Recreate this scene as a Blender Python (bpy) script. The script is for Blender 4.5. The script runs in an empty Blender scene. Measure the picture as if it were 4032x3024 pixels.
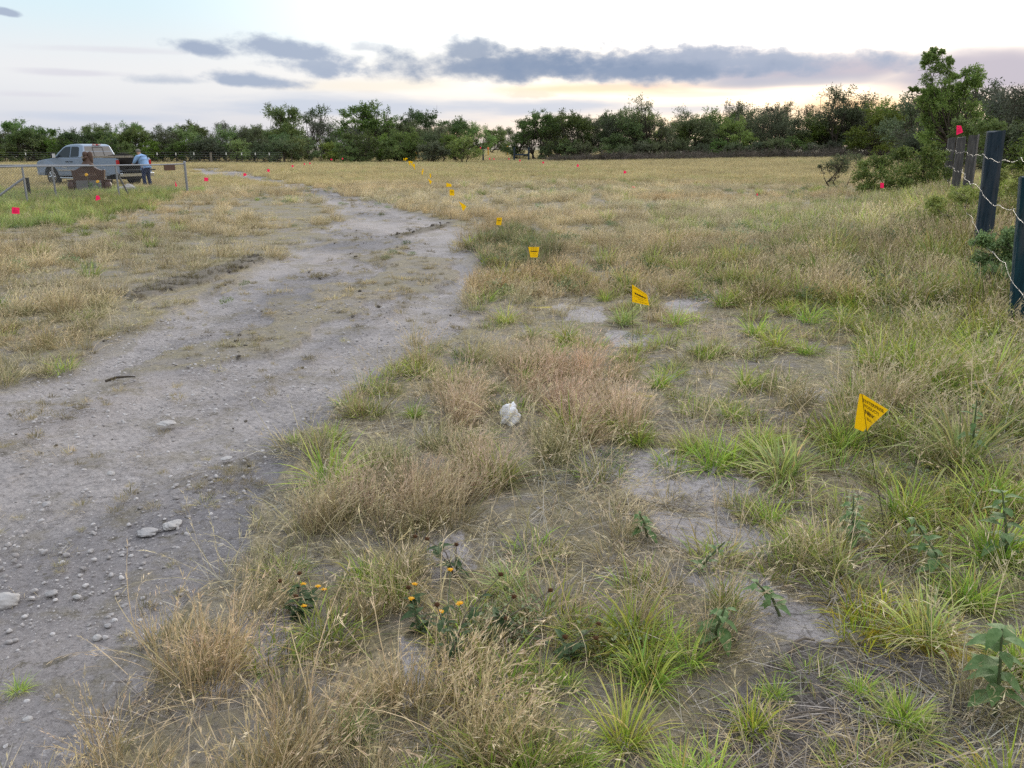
import bpy, bmesh, math, random
import numpy as np
from mathutils import Vector, Matrix, Euler

R = math.radians
S = bpy.context.scene
COL = S.collection
rnd = random.Random(11)

# ------------------------------------------------------------------ camera
F_PX, CX, CY, HORIZ, EYE = 3270.0, 2016.0, 1512.0, 575.0, 1.6      # measured on the 4032 x 3024 photograph
PITCH = math.atan((CY - HORIZ) / F_PX)
cam = bpy.data.cameras.new('camera')
cam.sensor_width = 36.0
cam.lens = 36.0 * F_PX / 4032.0
cam.clip_start, cam.clip_end = 0.05, 6000
camo = bpy.data.objects.new('camera', cam)
COL.objects.link(camo)
camo.location = (0, 0, EYE)
camo.rotation_euler = (R(90) - PITCH, 0, 0)
S.camera = camo
S.render.engine = 'CYCLES'
S.view_settings.view_transform = 'Standard'
S.view_settings.look = 'None'
S.view_settings.exposure = 0.82
S.view_settings.gamma = 1.0
S.cycles.use_denoising = False
S.cycles.max_bounces = 6
S.cycles.diffuse_bounces = 3
S.cycles.transmission_bounces = 4
S.cycles.transparent_max_bounces = 6

# ------------------------------------------------------------------ sun and sky
SUN_AZ, SUN_EL = R(20), R(11)
sl = bpy.data.lights.new('sun', 'SUN')
sl.energy, sl.angle, sl.color = 0.9, R(22), (1.0, 0.90, 0.76)
so = bpy.data.objects.new('sun', sl)
COL.objects.link(so)
sd = Vector((math.sin(SUN_AZ) * math.cos(SUN_EL), math.cos(SUN_AZ) * math.cos(SUN_EL), math.sin(SUN_EL)))
so.rotation_euler = sd.to_track_quat('Z', 'Y').to_euler()

def azel(u, v):                      # photo pixel (2212 wide) -> azimuth, elevation in degrees
    x = (u * 1.8228 - CX) / F_PX
    y = -(v * 1.8228 - CY) / F_PX
    d = Vector((x, math.cos(PITCH) + y * math.sin(PITCH), -math.sin(PITCH) + y * math.cos(PITCH))).normalized()
    return math.degrees(math.atan2(d.x, d.y)), math.degrees(math.asin(d.z))

def build_sky():
    w = bpy.data.worlds.new('World')
    S.world = w
    w.use_nodes = True
    nt = w.node_tree
    nt.nodes.clear()
    N, L = nt.nodes, nt.links
    def nd(t, **k):
        n = N.new(t)
        for a, b in k.items():
            setattr(n, a, b)
        return n
    def put(sock, v):
        if isinstance(v, bpy.types.NodeSocket):
            L.new(v, sock)
        else:
            sock.default_value = v
    def mth(op, a, b=0.0, c=0.0):
        n = nd('ShaderNodeMath', operation=op)
        put(n.inputs[0], a); put(n.inputs[1], b)
        if op in ('MULTIPLY_ADD', 'SMOOTH_MAX'):
            put(n.inputs[2], c)
        return n.outputs[0]
    def ramp(x, a, b, lo=0.0, hi=1.0, interp='SMOOTHSTEP'):
        n = nd('ShaderNodeMapRange', interpolation_type=interp)
        put(n.inputs['Value'], x)
        put(n.inputs['From Min'], a); put(n.inputs['From Max'], b)
        put(n.inputs['To Min'], lo); put(n.inputs['To Max'], hi)
        return n.outputs[0]
    def mix(f, a, b):
        n = nd('ShaderNodeMix', data_type='RGBA')
        put(n.inputs[0], f)
        put(n.inputs[6], a if isinstance(a, bpy.types.NodeSocket) else (*a, 1))
        put(n.inputs[7], b if isinstance(b, bpy.types.NodeSocket) else (*b, 1))
        return n.outputs[2]
    tc = nd('ShaderNodeTexCoord')
    sp = nd('ShaderNodeSeparateXYZ')
    L.new(tc.outputs['Generated'], sp.inputs[0])
    az = mth('MULTIPLY', mth('ARCTAN2', sp.outputs[0], sp.outputs[1]), 57.2958)
    el = mth('MULTIPLY', mth('ARCSINE', sp.outputs[2]), 57.2958)
    def noise(sx, sy, scale, detail, rough=0.55, off=0.0):
        c = nd('ShaderNodeCombineXYZ')
        put(c.inputs[0], mth('MULTIPLY', az, sx)); put(c.inputs[1], mth('MULTIPLY', el, sy)); c.inputs[2].default_value = off
        n = nd('ShaderNodeTexNoise')
        L.new(c.outputs[0], n.inputs['Vector'])
        n.inputs['Scale'].default_value = scale
        n.inputs['Detail'].default_value = detail
        n.inputs['Roughness'].default_value = rough
        return n.outputs['Fac']
    n_puff = noise(1, 1.8, 0.42, 6, 0.6, 3.1)
    n_wisp = noise(0.35, 2.2, 0.30, 5, 0.55, 8.0)
    n_big = noise(0.5, 1.6, 0.16, 4, 0.5, 1.7)
    # clear sky underneath, veiled by thin high cloud
    sky = nd('ShaderNodeTexSky', sky_type='NISHITA')
    sky.sun_disc = False
    sky.sun_elevation, sky.sun_rotation = SUN_EL, SUN_AZ
    sky.air_density, sky.dust_density = 1.0, 2.0
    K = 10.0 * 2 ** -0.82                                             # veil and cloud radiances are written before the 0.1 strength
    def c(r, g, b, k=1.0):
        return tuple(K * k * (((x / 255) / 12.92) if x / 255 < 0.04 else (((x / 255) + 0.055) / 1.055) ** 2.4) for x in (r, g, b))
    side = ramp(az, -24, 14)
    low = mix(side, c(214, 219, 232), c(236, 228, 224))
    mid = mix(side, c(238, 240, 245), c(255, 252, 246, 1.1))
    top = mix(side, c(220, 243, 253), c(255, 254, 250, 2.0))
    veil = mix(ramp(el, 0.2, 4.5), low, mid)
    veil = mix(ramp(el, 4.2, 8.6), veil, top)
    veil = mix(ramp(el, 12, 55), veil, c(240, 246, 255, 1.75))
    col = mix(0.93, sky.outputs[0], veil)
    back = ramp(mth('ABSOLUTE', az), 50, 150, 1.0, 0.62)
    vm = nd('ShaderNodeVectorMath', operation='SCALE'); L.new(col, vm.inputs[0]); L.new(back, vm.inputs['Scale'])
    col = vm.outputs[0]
    # glow round the hidden sun
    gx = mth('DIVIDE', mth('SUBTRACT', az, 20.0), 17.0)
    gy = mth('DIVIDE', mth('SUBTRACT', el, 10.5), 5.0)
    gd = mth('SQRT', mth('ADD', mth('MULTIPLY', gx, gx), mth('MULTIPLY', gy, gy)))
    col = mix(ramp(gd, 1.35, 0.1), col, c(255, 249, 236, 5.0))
    # streaky low cloud and warm band near the horizon
    def blob(u, v, rx, up, dn, soft=0.55, amp=0.9, nz=None, tilt=0.0, hard=1.0):
        a0, e0 = azel(u, v)
        k = 0.0319
        dx = mth('DIVIDE', mth('SUBTRACT', az, a0), rx * k)
        de = mth('SUBTRACT', el, e0)
        if tilt:
            de = mth('ADD', de, mth('MULTIPLY', mth('SUBTRACT', az, a0), tilt))
        pos = mth('DIVIDE', mth('MAXIMUM', de, 0.0), up * k)
        neg = mth('DIVIDE', mth('MINIMUM', de, 0.0), dn * k)
        dy = mth('ADD', pos, neg)
        d = mth('SQRT', mth('ADD', mth('MULTIPLY', dx, dx), mth('MULTIPLY', dy, dy)))
        d = mth('ADD', d, mth('MULTIPLY', mth('SUBTRACT', nz or n_puff, 0.5), -2.0 * amp))
        return mth('MULTIPLY', ramp(d, 1.0, 1.0 - soft), hard)
    def layer(colr, blobs):
        nonlocal col
        m = None
        for b in blobs:
            m = b if m is None else mth('MAXIMUM', m, b)
        col = mix(m, col, colr)
    W = n_wisp
    layer(c(255, 206, 152), [blob(1850, 226, 210, 30, 34, 0.95, 0.7, W, hard=0.85), blob(1300, 190, 330, 18, 16, 0.9, 0.9, W, hard=0.55), blob(980, 290, 140, 22, 20, 0.9, 0.6, W, hard=0.7)])
    layer(c(253, 240, 218), [blob(1150, 205, 80, 14, 8, 0.6, 1.0, hard=0.8), blob(820, 185, 260, 22, 16, 0.9, 0.9, W, hard=0.5), blob(1500, 205, 160, 10, 8, 0.8, 0.9, W, hard=0.6)])
    layer(c(196, 207, 226), [blob(760, 236, 420, 34, 26, 0.8, 0.8, W, hard=0.75), blob(1150, 232, 380, 26, 36, 0.8, 0.8, W, hard=0.8), blob(1500, 235, 260, 16, 26, 0.8, 0.8, W, hard=0.7),
                             blob(240, 255, 240, 14, 14, 0.9, 0.9, W, hard=0.6)])
    layer(c(222, 221, 230), [blob(170, 158, 120, 9, 8, 0.9, 1.1, W, hard=0.8), blob(80, 205, 120, 8, 6, 0.9, 1.1, W, hard=0.6), blob(300, 110, 200, 8, 8, 0.9, 1.1, W, hard=0.5)])
    layer(c(196, 190, 204), [blob(1750, 152, 430, 58, 52, 0.75, 0.55, n_big, hard=0.95), blob(2130, 165, 330, 76, 58, 0.7, 0.55, n_big, hard=0.95), blob(1560, 120, 180, 26, 30, 0.9, 0.8, hard=0.7)])
    layer(c(172, 183, 204), [blob(1480, 142, 520, 60, 42, 0.7, 0.75, hard=0.95), blob(1720, 178, 270, 26, 16, 0.8, 0.6, n_big, hard=0.6), blob(790, 105, 60, 20, 10, 0.8, 1.1, hard=0.5)])
    layer(c(136, 154, 182), [blob(1090, 150, 400, 60, 34, 0.75, 0.75, hard=0.9), blob(1020, 116, 120, 48, 36, 0.75, 0.9, hard=0.85), blob(1360, 158, 340, 30, 24, 0.85, 0.7, hard=0.75)])
    layer(c(168, 181, 203), [blob(650, 116, 190, 30, 24, 0.8, 1.1, tilt=0.14, hard=0.95), blob(700, 140, 120, 26, 28, 0.8, 1.1, hard=0.9), blob(424, 104, 84, 19, 16, 0.75, 0.9, tilt=0.08, hard=1.0),
                             blob(546, 176, 130, 20, 13, 0.75, 0.9, tilt=0.05, hard=0.95), blob(360, 174, 120, 14, 11, 0.9, 0.9, hard=0.6), blob(14, 26, 26, 10, 8, 0.5, 0.7, tilt=0.1, hard=0.9)])
    # below the horizon: dull ground light
    col = mix(ramp(el, -0.3, -2.0), col, c(150, 138, 116))
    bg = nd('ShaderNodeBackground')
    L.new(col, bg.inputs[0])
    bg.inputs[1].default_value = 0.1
    out = nd('ShaderNodeOutputWorld')
    L.new(bg.outputs[0], out.inputs[0])
    w.cycles.sampling_method = 'MANUAL'
    w.cycles.sample_map_resolution = 1024
build_sky()

# ------------------------------------------------------------------ numeric helpers
def hash2(ix, iy, seed):
    h = (ix.astype(np.int64) * 374761393 + iy.astype(np.int64) * 668265263 + seed * 974711) & 0xFFFFFFFF
    h = ((h ^ (h >> 13)) * 1274126177) & 0xFFFFFFFF
    h = h ^ (h >> 16)
    return (h & 0xFFFFFF) / float(0xFFFFFF)

def vnoise(x, y, seed=0):
    xi, yi = np.floor(x), np.floor(y)
    fx, fy = x - xi, y - yi
    fx = fx * fx * (3 - 2 * fx); fy = fy * fy * (3 - 2 * fy)
    a, b = hash2(xi, yi, seed), hash2(xi + 1, yi, seed)
    c_, d = hash2(xi, yi + 1, seed), hash2(xi + 1, yi + 1, seed)
    return (a + (b - a) * fx) * (1 - fy) + (c_ + (d - c_) * fx) * fy

def fbm(x, y, seed=0, octv=4):
    s, a, t = 0.0, 0.5, 0.0
    for i in range(octv):
        s = s + a * vnoise(x, y, seed + i * 17)
        t += a
        a *= 0.5
        x, y = x * 2.03 + 11.3, y * 2.03 - 7.1
    return s / t - 0.5

def sstep(x, a, b):
    t = np.clip((x - a) / (b - a), 0, 1)
    return t * t * (3 - 2 * t)

FEN0, FEND = np.array((4.5, 7.3)), np.array((0.453, 0.891))        # the barbed wire fence in plan
def H(x, y):
    x, y = np.asarray(x, float), np.asarray(y, float)
    s = (x - FEN0[0]) * FEND[0] + (y - FEN0[1]) * FEND[1]
    n = -(x - FEN0[0]) * FEND[1] + (y - FEN0[1]) * FEND[0]
    z = 0.34 * sstep(s, -1, 9) * sstep(-n, -6.5, 0.5) * (1 - sstep(y, 60, 110))
    z = z - 0.25 * np.exp(-((x + 20) ** 2 + (y - 40) ** 2) / (2 * 81.0))
    z = z + sstep(y, 40, 110) * np.clip(x - 5, 0, 70) * 0.017
    d = np.hypot(x, y)
    z = z + 0.05 * fbm(x * 0.4, y * 0.4, 5, 3) * sstep(d, 0.5, 3)
    return z

SP, CP = math.sin(PITCH), math.cos(PITCH)
def ray(u, v):                        # u, v in the 4032 x 3024 photograph
    x, y = (u - CX) / F_PX, -(v - CY) / F_PX
    return np.array((x, CP + y * SP, -SP + y * CP))
def gp(u, v, dz=0.0):                 # where the pixel's ray meets the ground
    d = ray(u, v)
    z = 0.0
    for _ in range(12):
        t = (z + dz - EYE) / min(d[2], -1e-4)
        z = float(H(d[0] * t, d[1] * t))
    return Vector((d[0] * t, d[1] * t, z))
def g2(u, v):
    return gp(u * 1.8228, v * 1.8228)
def at(u, v, Y):                      # the point of a pixel's ray at distance Y ahead
    d = ray(u, v)
    t = Y / d[1]
    return Vector((d[0] * t, Y, EYE + d[2] * t))
def proj(x, y, z):                    # world -> photo pixel in the 2212 wide frame
    zz = z - EYE
    f = y * CP - zz * SP
    up = y * SP + zz * CP
    f = np.maximum(f, 1e-3)
    return (CX + F_PX * x / f) / 1.8228, (CY - F_PX * up / f) / 1.8228

def inpoly(px, py, poly):
    p = np.asarray(poly, float)
    r = np.zeros(px.shape, bool)
    j = len(p) - 1
    for i in range(len(p)):
        xi, yi, xj, yj = p[i, 0], p[i, 1], p[j, 0], p[j, 1]
        if yi != yj:
            r ^= ((yi > py) != (yj > py)) & (px < (xj - xi) * (py - yi) / (yj - yi) + xi)
        j = i
    return r

# plan polygons: photo outlines dropped on to the ground
def plan(poly, dz=0.0):
    return [tuple(gp(u * 1.8228, v * 1.8228, dz)[:2]) for u, v in poly]
P_TRACK = plan([(1035, 492), (1015, 560), (1000, 630), (1040, 660), (960, 700), (900, 720), (830, 795), (770, 850), (690, 885), (640, 920), (610, 1000), (560, 1070), (545, 1150), (420, 1250), (335, 1350), (330, 1450), (210, 1540), (90, 1659), (-900, 1659), (-700, 1000), (-300, 880),
                (0, 805), (180, 765), (300, 690), (420, 625), (560, 560), (660, 510), (715, 465), (705, 430), (640, 405), (560, 390), (470, 378), (405, 372), (405, 362), (470, 360), (560, 376), (650, 394), (760, 414), (840, 430), (920, 455)], 0.10)
P_STRIP = plan([(905, 515), (990, 590), (960, 620), (860, 650), (760, 685), (620, 725), (470, 790), (330, 800), (250, 800), (430, 745), (560, 690), (680, 640), (780, 575)])
P_STRIP2 = plan([(600, 425), (690, 470), (640, 530), (560, 545), (560, 480)])
P_DRY = plan([(590, 1010), (700, 950), (860, 910), (920, 840), (1060, 780), (1150, 715), (1290, 725), (1400, 790), (1390, 880), (1270, 930), (1110, 950), (1020, 1030), (1000, 1130), (930, 1170), (880, 1260), (760, 1310), (690, 1250), (560, 1240), (430, 1280), (540, 1160), (600, 1070)], 0.17)
P_DRY2 = plan([(190, 1580), (330, 1490), (440, 1470), (560, 1410), (690, 1380), (870, 1400), (900, 1470), (830, 1540), (860, 1680), (860, 1900), (60, 1900), (140, 1660)], 0.15)
P_DRY3 = plan([(335, 1400), (350, 1330), (420, 1310), (510, 1330), (530, 1390), (470, 1430), (400, 1440)], 0.08)
P_BARE = [plan(p) for p in ([(1000, 1140), (1040, 1230), (960, 1260), (930, 1180)], [(1250, 950), (1500, 985), (1640, 1050), (1560, 1120), (1400, 1090), (1230, 1010)],
          [(1380, 1110), (1640, 1130), (1660, 1190), (1500, 1200)], [(1480, 1250), (1560, 1330), (1760, 1390), (1850, 1340), (1700, 1290), (1600, 1230)],
          [(530, 1320), (640, 1290), (720, 1360), (600, 1410), (550, 1480), (420, 1480)], [(840, 1390), (900, 1400), (905, 1500), (850, 1560)], [(1200, 655), (1290, 660), (1280, 700), (1210, 690)], [(1420, 655), (1540, 625), (1560, 650), (1440, 690)], [(1300, 715), (1400, 720), (1390, 760), (1320, 750)], [(1700, 830), (1800, 840), (1790, 880), (1690, 870)])]
P_LITTER = plan([(1660, 1390), (2060, 1370), (2130, 1480), (2180, 1900), (1380, 1900), (1450, 1600)])
P_GREENL = plan([(-400, 500), (-300, 395), (120, 395), (330, 402), (400, 412), (380, 440), (330, 450), (240, 470), (150, 485), (0, 500)])
P_MIDGREEN = plan([(1000, 520), (1100, 495), (1200, 530), (1190, 600), (1080, 590), (1010, 570)])
P_RUT = plan([(265, 640), (340, 612), (430, 595), (560, 553), (578, 563), (450, 610), (350, 634), (290, 650)])
P_RUTC = plan([(255, 632), (340, 606), (560, 548), (600, 560), (640, 570), (470, 640), (300, 700), (240, 690)])
P_RUT2 = plan([(850, 508), (940, 485), (990, 479), (945, 492), (865, 512)])

def mask(x, y, poly, amp=0.12, freq=1.6, seed=3):
    d = np.hypot(x, y)
    a = amp * np.clip(d / 4.0, 0.5, 6)
    f = freq / np.clip(d / 4.0, 0.5, 6)
    wx = a * 2 * fbm(x * freq, y * freq, seed, 4)
    wy = a * 2 * fbm(x * freq + 31.7, y * freq - 12.9, seed + 5, 4)
    return inpoly(x + wx, y + wy, poly)

# ------------------------------------------------------------------ mesh and material helpers
def mesh_np(name, V, faces, mats=(), attrs=None, smooth=False):
    me = bpy.data.meshes.new(name)
    V = np.ascontiguousarray(V, np.float32).reshape(-1, 3)
    F = np.ascontiguousarray(faces, np.int32)
    k = F.shape[1]
    me.vertices.add(len(V)); me.vertices.foreach_set('co', V.ravel())
    me.loops.add(F.size); me.loops.foreach_set('vertex_index', F.ravel())
    me.polygons.add(len(F)); me.polygons.foreach_set('loop_start', np.arange(0, F.size, k, dtype=np.int32))
    if smooth:
        me.polygons.foreach_set('use_smooth', np.ones(len(F), bool))
    for m in mats:
        me.materials.append(m)
    for an, (ty, dat) in (attrs or {}).items():
        a = me.attributes.new(an, ty, 'POINT')
        a.data.foreach_set({'FLOAT': 'value', 'INT': 'value', 'FLOAT_VECTOR': 'vector', 'FLOAT_COLOR': 'color'}[ty], np.ascontiguousarray(dat).ravel())
    me.update(calc_edges=True)
    return me

class MB:
    """collects shapes, then builds ONE mesh object"""
    def __init__(self):
        self.v, self.f = [], []
    def add(self, vs, fs):
        o = len(self.v)
        self.v += [tuple(p) for p in vs]
        self.f += [tuple(i + o for i in f) for f in fs]
        return self
    def box(self, c, s, rot=None):
        x, y, z = s[0] / 2, s[1] / 2, s[2] / 2
        vs = [Vector(p) for p in ((-x, -y, -z), (x, -y, -z), (x, y, -z), (-x, y, -z), (-x, -y, z), (x, -y, z), (x, y, z), (-x, y, z))]
        if rot is not None:
            m = Euler(rot).to_matrix()
            vs = [m @ p for p in vs]
        return self.add([p + Vector(c) for p in vs], [(0, 3, 2, 1), (4, 5, 6, 7), (0, 1, 5, 4), (1, 2, 6, 5), (2, 3, 7, 6), (3, 0, 4, 7)])
    def tube(self, pts, rad, n=6, cap=True):
        pts = [Vector(p) for p in pts]
        if not hasattr(rad, '__len__'):
            rad = [rad] * len(pts)
        vs, fs = [], []
        for i, p in enumerate(pts):
            t = (pts[min(i + 1, len(pts) - 1)] - pts[max(i - 1, 0)])
            t = t.normalized() if t.length > 1e-9 else Vector((0, 0, 1))
            a = t.cross(Vector((0, 0, 1)))
            if a.length < 0.05:
                a = t.cross(Vector((1, 0, 0)))
            a.normalize()
            b = t.cross(a)
            for k in range(n):
                q = 2 * math.pi * k / n
                vs.append(p + (a * math.cos(q) + b * math.sin(q)) * rad[i])
        for i in range(len(pts) - 1):
            for k in range(n):
                k2 = (k + 1) % n
                fs.append((i * n + k, i * n + k2, (i + 1) * n + k2, (i + 1) * n + k))
        if cap:
            fs.append(tuple(range(n))[::-1])
            fs.append(tuple((len(pts) - 1) * n + k for k in range(n)))
        return self.add(vs, fs)
    def lathe(self, prof, n=16, M=None):
        vs, fs = [], []
        for r, z in prof:
            for k in range(n):
                q = 2 * math.pi * k / n
                p = Vector((r * math.cos(q), r * math.sin(q), z))
                vs.append(M @ p if M else p)
        for i in range(len(prof) - 1):
            for k in range(n):
                k2 = (k + 1) % n
                fs.append((i * n + k, i * n + k2, (i + 1) * n + k2, (i + 1) * n + k))
        fs.append(tuple(range(n))[::-1]); fs.append(tuple((len(prof) - 1) * n + k for k in range(n)))
        return self.add(vs, fs)
    def prism(self, poly, y0, y1, taper=None):
        """side outline in x,z pushed across y"""
        n = len(poly)
        a = [(x, y0(x, z) if callable(y0) else y0, z) for x, z in poly]
        b = [(x, y1(x, z) if callable(y1) else y1, z) for x, z in poly]
        fs = [tuple(range(n)), tuple(range(n, 2 * n))[::-1]]
        for i in range(n):
            j = (i + 1) % n
            fs.append((i, i + n, j + n, j))
        return self.add(a + b, fs)
    def build(self, name, mat, parent=None, smooth=False, bevel=0.0, loc=None):
        me = bpy.data.meshes.new(name)
        me.from_pydata(self.v, [], self.f)
        bm = bmesh.new(); bm.from_mesh(me)
        bmesh.ops.recalc_face_normals(bm, faces=bm.faces)
        bm.to_mesh(me); bm.free()
        if smooth:
            for p in me.polygons:
                p.use_smooth = True
        if mat:
            me.materials.append(mat)
        o = bpy.data.objects.new(name, me)
        COL.objects.link(o)
        if parent:
            o.parent = parent
        if loc is not None:
            o.location = loc
        if bevel:
            m = o.modifiers.new('bevel', 'BEVEL'); m.width = bevel; m.segments = 2; m.limit_method = 'ANGLE'; m.angle_limit = R(40)
        return o

def link(name, me, parent=None, loc=None, rz=0.0, sc=1.0):
    o = bpy.data.objects.new(name, me)
    COL.objects.link(o)
    if parent:
        o.parent = parent
    if loc is not None:
        o.location = loc
    o.rotation_euler = (0, 0, rz)
    o.scale = (sc, sc, sc) if not hasattr(sc, '__len__') else sc
    return o
def tag(o, label=None, cat=None, group=None, kind=None):
    if label: o['label'] = label
    if cat: o['category'] = cat
    if group: o['group'] = group
    if kind: o['kind'] = kind
    return o
def thing(name, label, cat, loc, rz=0.0, group=None):
    o = bpy.data.objects.new(name, None)
    COL.objects.link(o)
    o.empty_display_size = 0.1
    o.location = loc
    o.rotation_euler = (0, 0, rz)
    return tag(o, label, cat, group)

class NT:
    """small node helper"""
    def __init__(self, name):
        self.m = bpy.data.materials.new(name)
        self.m.use_nodes = True
        self.t = self.m.node_tree
        self.t.nodes.clear()
        self.out = self.t.nodes.new('ShaderNodeOutputMaterial')
    def n(self, ty, **k):
        x = self.t.nodes.new(ty)
        for a, b in k.items():
            setattr(x, a, b)
        return x
    def put(self, s, v):
        if isinstance(v, bpy.types.NodeSocket): self.t.links.new(v, s)
        elif hasattr(v, '__len__') and s.type == 'RGBA' and len(v) == 3: s.default_value = (*v, 1)
        else: s.default_value = v
    def pos(self, scale=1.0, obj=False):
        if obj:
            return self.n('ShaderNodeTexCoord').outputs['Object']
        return self.n('ShaderNodeNewGeometry').outputs['Position']
    def noise(self, vec, scale, detail=4, rough=0.55, dist=0.0):
        x = self.n('ShaderNodeTexNoise')
        self.put(x.inputs['Vector'], vec)
        x.inputs['Scale'].default_value = scale; x.inputs['Detail'].default_value = detail
        x.inputs['Roughness'].default_value = rough; x.inputs['Distortion'].default_value = dist
        return x.outputs['Fac']
    def rng(self, v, a, b, lo=0.0, hi=1.0):
        x = self.n('ShaderNodeMapRange', interpolation_type='SMOOTHSTEP')
        self.put(x.inputs[0], v)
        for i, q in zip((1, 2, 3, 4), (a, b, lo, hi)):
            x.inputs[i].default_value = q
        return x.outputs[0]
    def mix(self, f, a, b, mode='MIX'):
        x = self.n('ShaderNodeMix', data_type='RGBA', blend_type=mode)
        self.put(x.inputs[0], f); self.put(x.inputs[6], a); self.put(x.inputs[7], b)
        return x.outputs[2]
    def mth(self, op, a, b=0.0):
        x = self.n('ShaderNodeMath', operation=op)
        self.put(x.inputs[0], a); self.put(x.inputs[1], b)
        return x.outputs[0]
    def attr(self, name, ty='GEOMETRY'):
        x = self.n('ShaderNodeAttribute', attribute_name=name, attribute_type=ty)
        return x
    def bump(self, h, strength, dist=0.01, nrm=None):
        x = self.n('ShaderNodeBump')
        self.put(x.inputs['Height'], h)
        x.inputs['Strength'].default_value = strength; x.inputs['Distance'].default_value = dist
        if nrm: self.put(x.inputs['Normal'], nrm)
        return x.outputs[0]
    def principled(self, col, rough=0.8, metal=0.0, spec=0.3, normal=None, **k):
        p = self.n('ShaderNodeBsdfPrincipled')
        self.put(p.inputs['Base Color'], col); self.put(p.inputs['Roughness'], rough)
        self.put(p.inputs['Metallic'], metal); self.put(p.inputs['Specular IOR Level'], spec)
        if normal: self.put(p.inputs['Normal'], normal)
        for a, b in k.items():
            self.put(p.inputs[a.replace('_', ' ')], b)
        self.t.links.new(p.outputs[0], self.out.inputs[0])
        return self.m

def plain(name, col, rough=0.7, metal=0.0, var=0.15, scale=8.0, spec=0.3, bump=0.0):
    m = NT(name)
    p = m.pos(obj=True)
    f = m.noise(p, scale, 5)
    a = tuple(x * (1 - var) for x in col); b = tuple(min(1, x * (1 + var)) for x in col)
    c = m.mix(f, a, b)
    nrm = m.bump(m.noise(p, scale * 5, 4), bump, 0.01) if bump else None
    return m.principled(c, rough, metal, spec, nrm)

def leafy(name, transl=0.3, objrand=0.0, tint=True):
    """blades and leaves: colour from the mesh (bc) times the tint of the instance"""
    m = NT(name)
    c = m.attr('bc').outputs['Color']
    if tint:
        c = m.mix(1.0, c, m.attr('tint', 'INSTANCER').outputs['Color'], 'MULTIPLY')
    if objrand:
        r = m.n('ShaderNodeObjectInfo').outputs['Random']
        hs = m.n('ShaderNodeHueSaturation')
        m.put(hs.inputs['Color'], c)
        m.put(hs.inputs['Hue'], m.rng(r, 0, 1, 0.5 - 0.025 * objrand, 0.5 + 0.02 * objrand))
        r2 = m.mth('FRACT', m.mth('MULTIPLY', r, 37.7))
        m.put(hs.inputs['Value'], m.rng(r2, 0, 1, 1 - 0.3 * objrand, 1 + 0.3 * objrand))
        m.put(hs.inputs['Saturation'], m.rng(m.mth('FRACT', m.mth('MULTIPLY', r, 91.3)), 0, 1, 0.8, 1.1))
        c = hs.outputs[0]
    d = m.n('ShaderNodeBsdfDiffuse'); m.put(d.inputs[0], c)
    t = m.n('ShaderNodeBsdfTranslucent'); m.put(t.inputs[0], c)
    g = m.n('ShaderNodeBsdfGlossy'); g.inputs['Roughness'].default_value = 0.45; g.inputs[0].default_value = (0.6, 0.6, 0.6, 1)
    a = m.n('ShaderNodeMixShader'); a.inputs[0].default_value = transl
    m.t.links.new(d.outputs[0], a.inputs[1]); m.t.links.new(t.outputs[0], a.inputs[2])
    b = m.n('ShaderNodeMixShader'); b.inputs[0].default_value = 0.04
    m.t.links.new(a.outputs[0], b.inputs[1]); m.t.links.new(g.outputs[0], b.inputs[2])
    m.t.links.new(b.outputs[0], m.out.inputs[0])
    return m.m

M_GRASS = leafy('grass_blades', 0.22)
M_LEAF = leafy('tree_leaves', 0.28, 1.0, tint=False)
M_LEAF2 = leafy('near_tree_leaves', 0.42, 0.3, tint=False)
M_WEED = leafy('weed_leaves', 0.25, 0.4, tint=False)

# ------------------------------------------------------------------ ground
WHEELS = [[(1000, 545), (965, 630), (860, 725), (640, 850), (400, 950), (150, 1060), (-250, 1250)], [(735, 455), (655, 530), (540, 620), (400, 700), (220, 790), (0, 880), (-300, 1010)], [(960, 520), (800, 640), (560, 780), (330, 880), (60, 1000), (-300, 1160)],
          [(560, 385), (690, 425), (735, 455)], [(840, 445), (930, 480), (1000, 545)], [(735, 455), (840, 490), (960, 520)]]
def wheel_at(x, y):
    r = np.full(np.shape(x), 9.0)
    wx = x + 0.25 * fbm(x * 0.7, y * 0.7, 61, 3); wy = y + 0.25 * fbm(x * 0.7 + 9, y * 0.7, 62, 3)
    for line in WHEELS:
        P = [g2(u, v) for u, v in line]
        for a, b in zip(P, P[1:]):
            dx, dy = b.x - a.x, b.y - a.y
            t = np.clip(((wx - a.x) * dx + (wy - a.y) * dy) / (dx * dx + dy * dy), 0, 1)
            r = np.minimum(r, np.hypot(wx - a.x - t * dx, wy - a.y - t * dy))
    return sstep(r, 0.42, 0.16)
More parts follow.
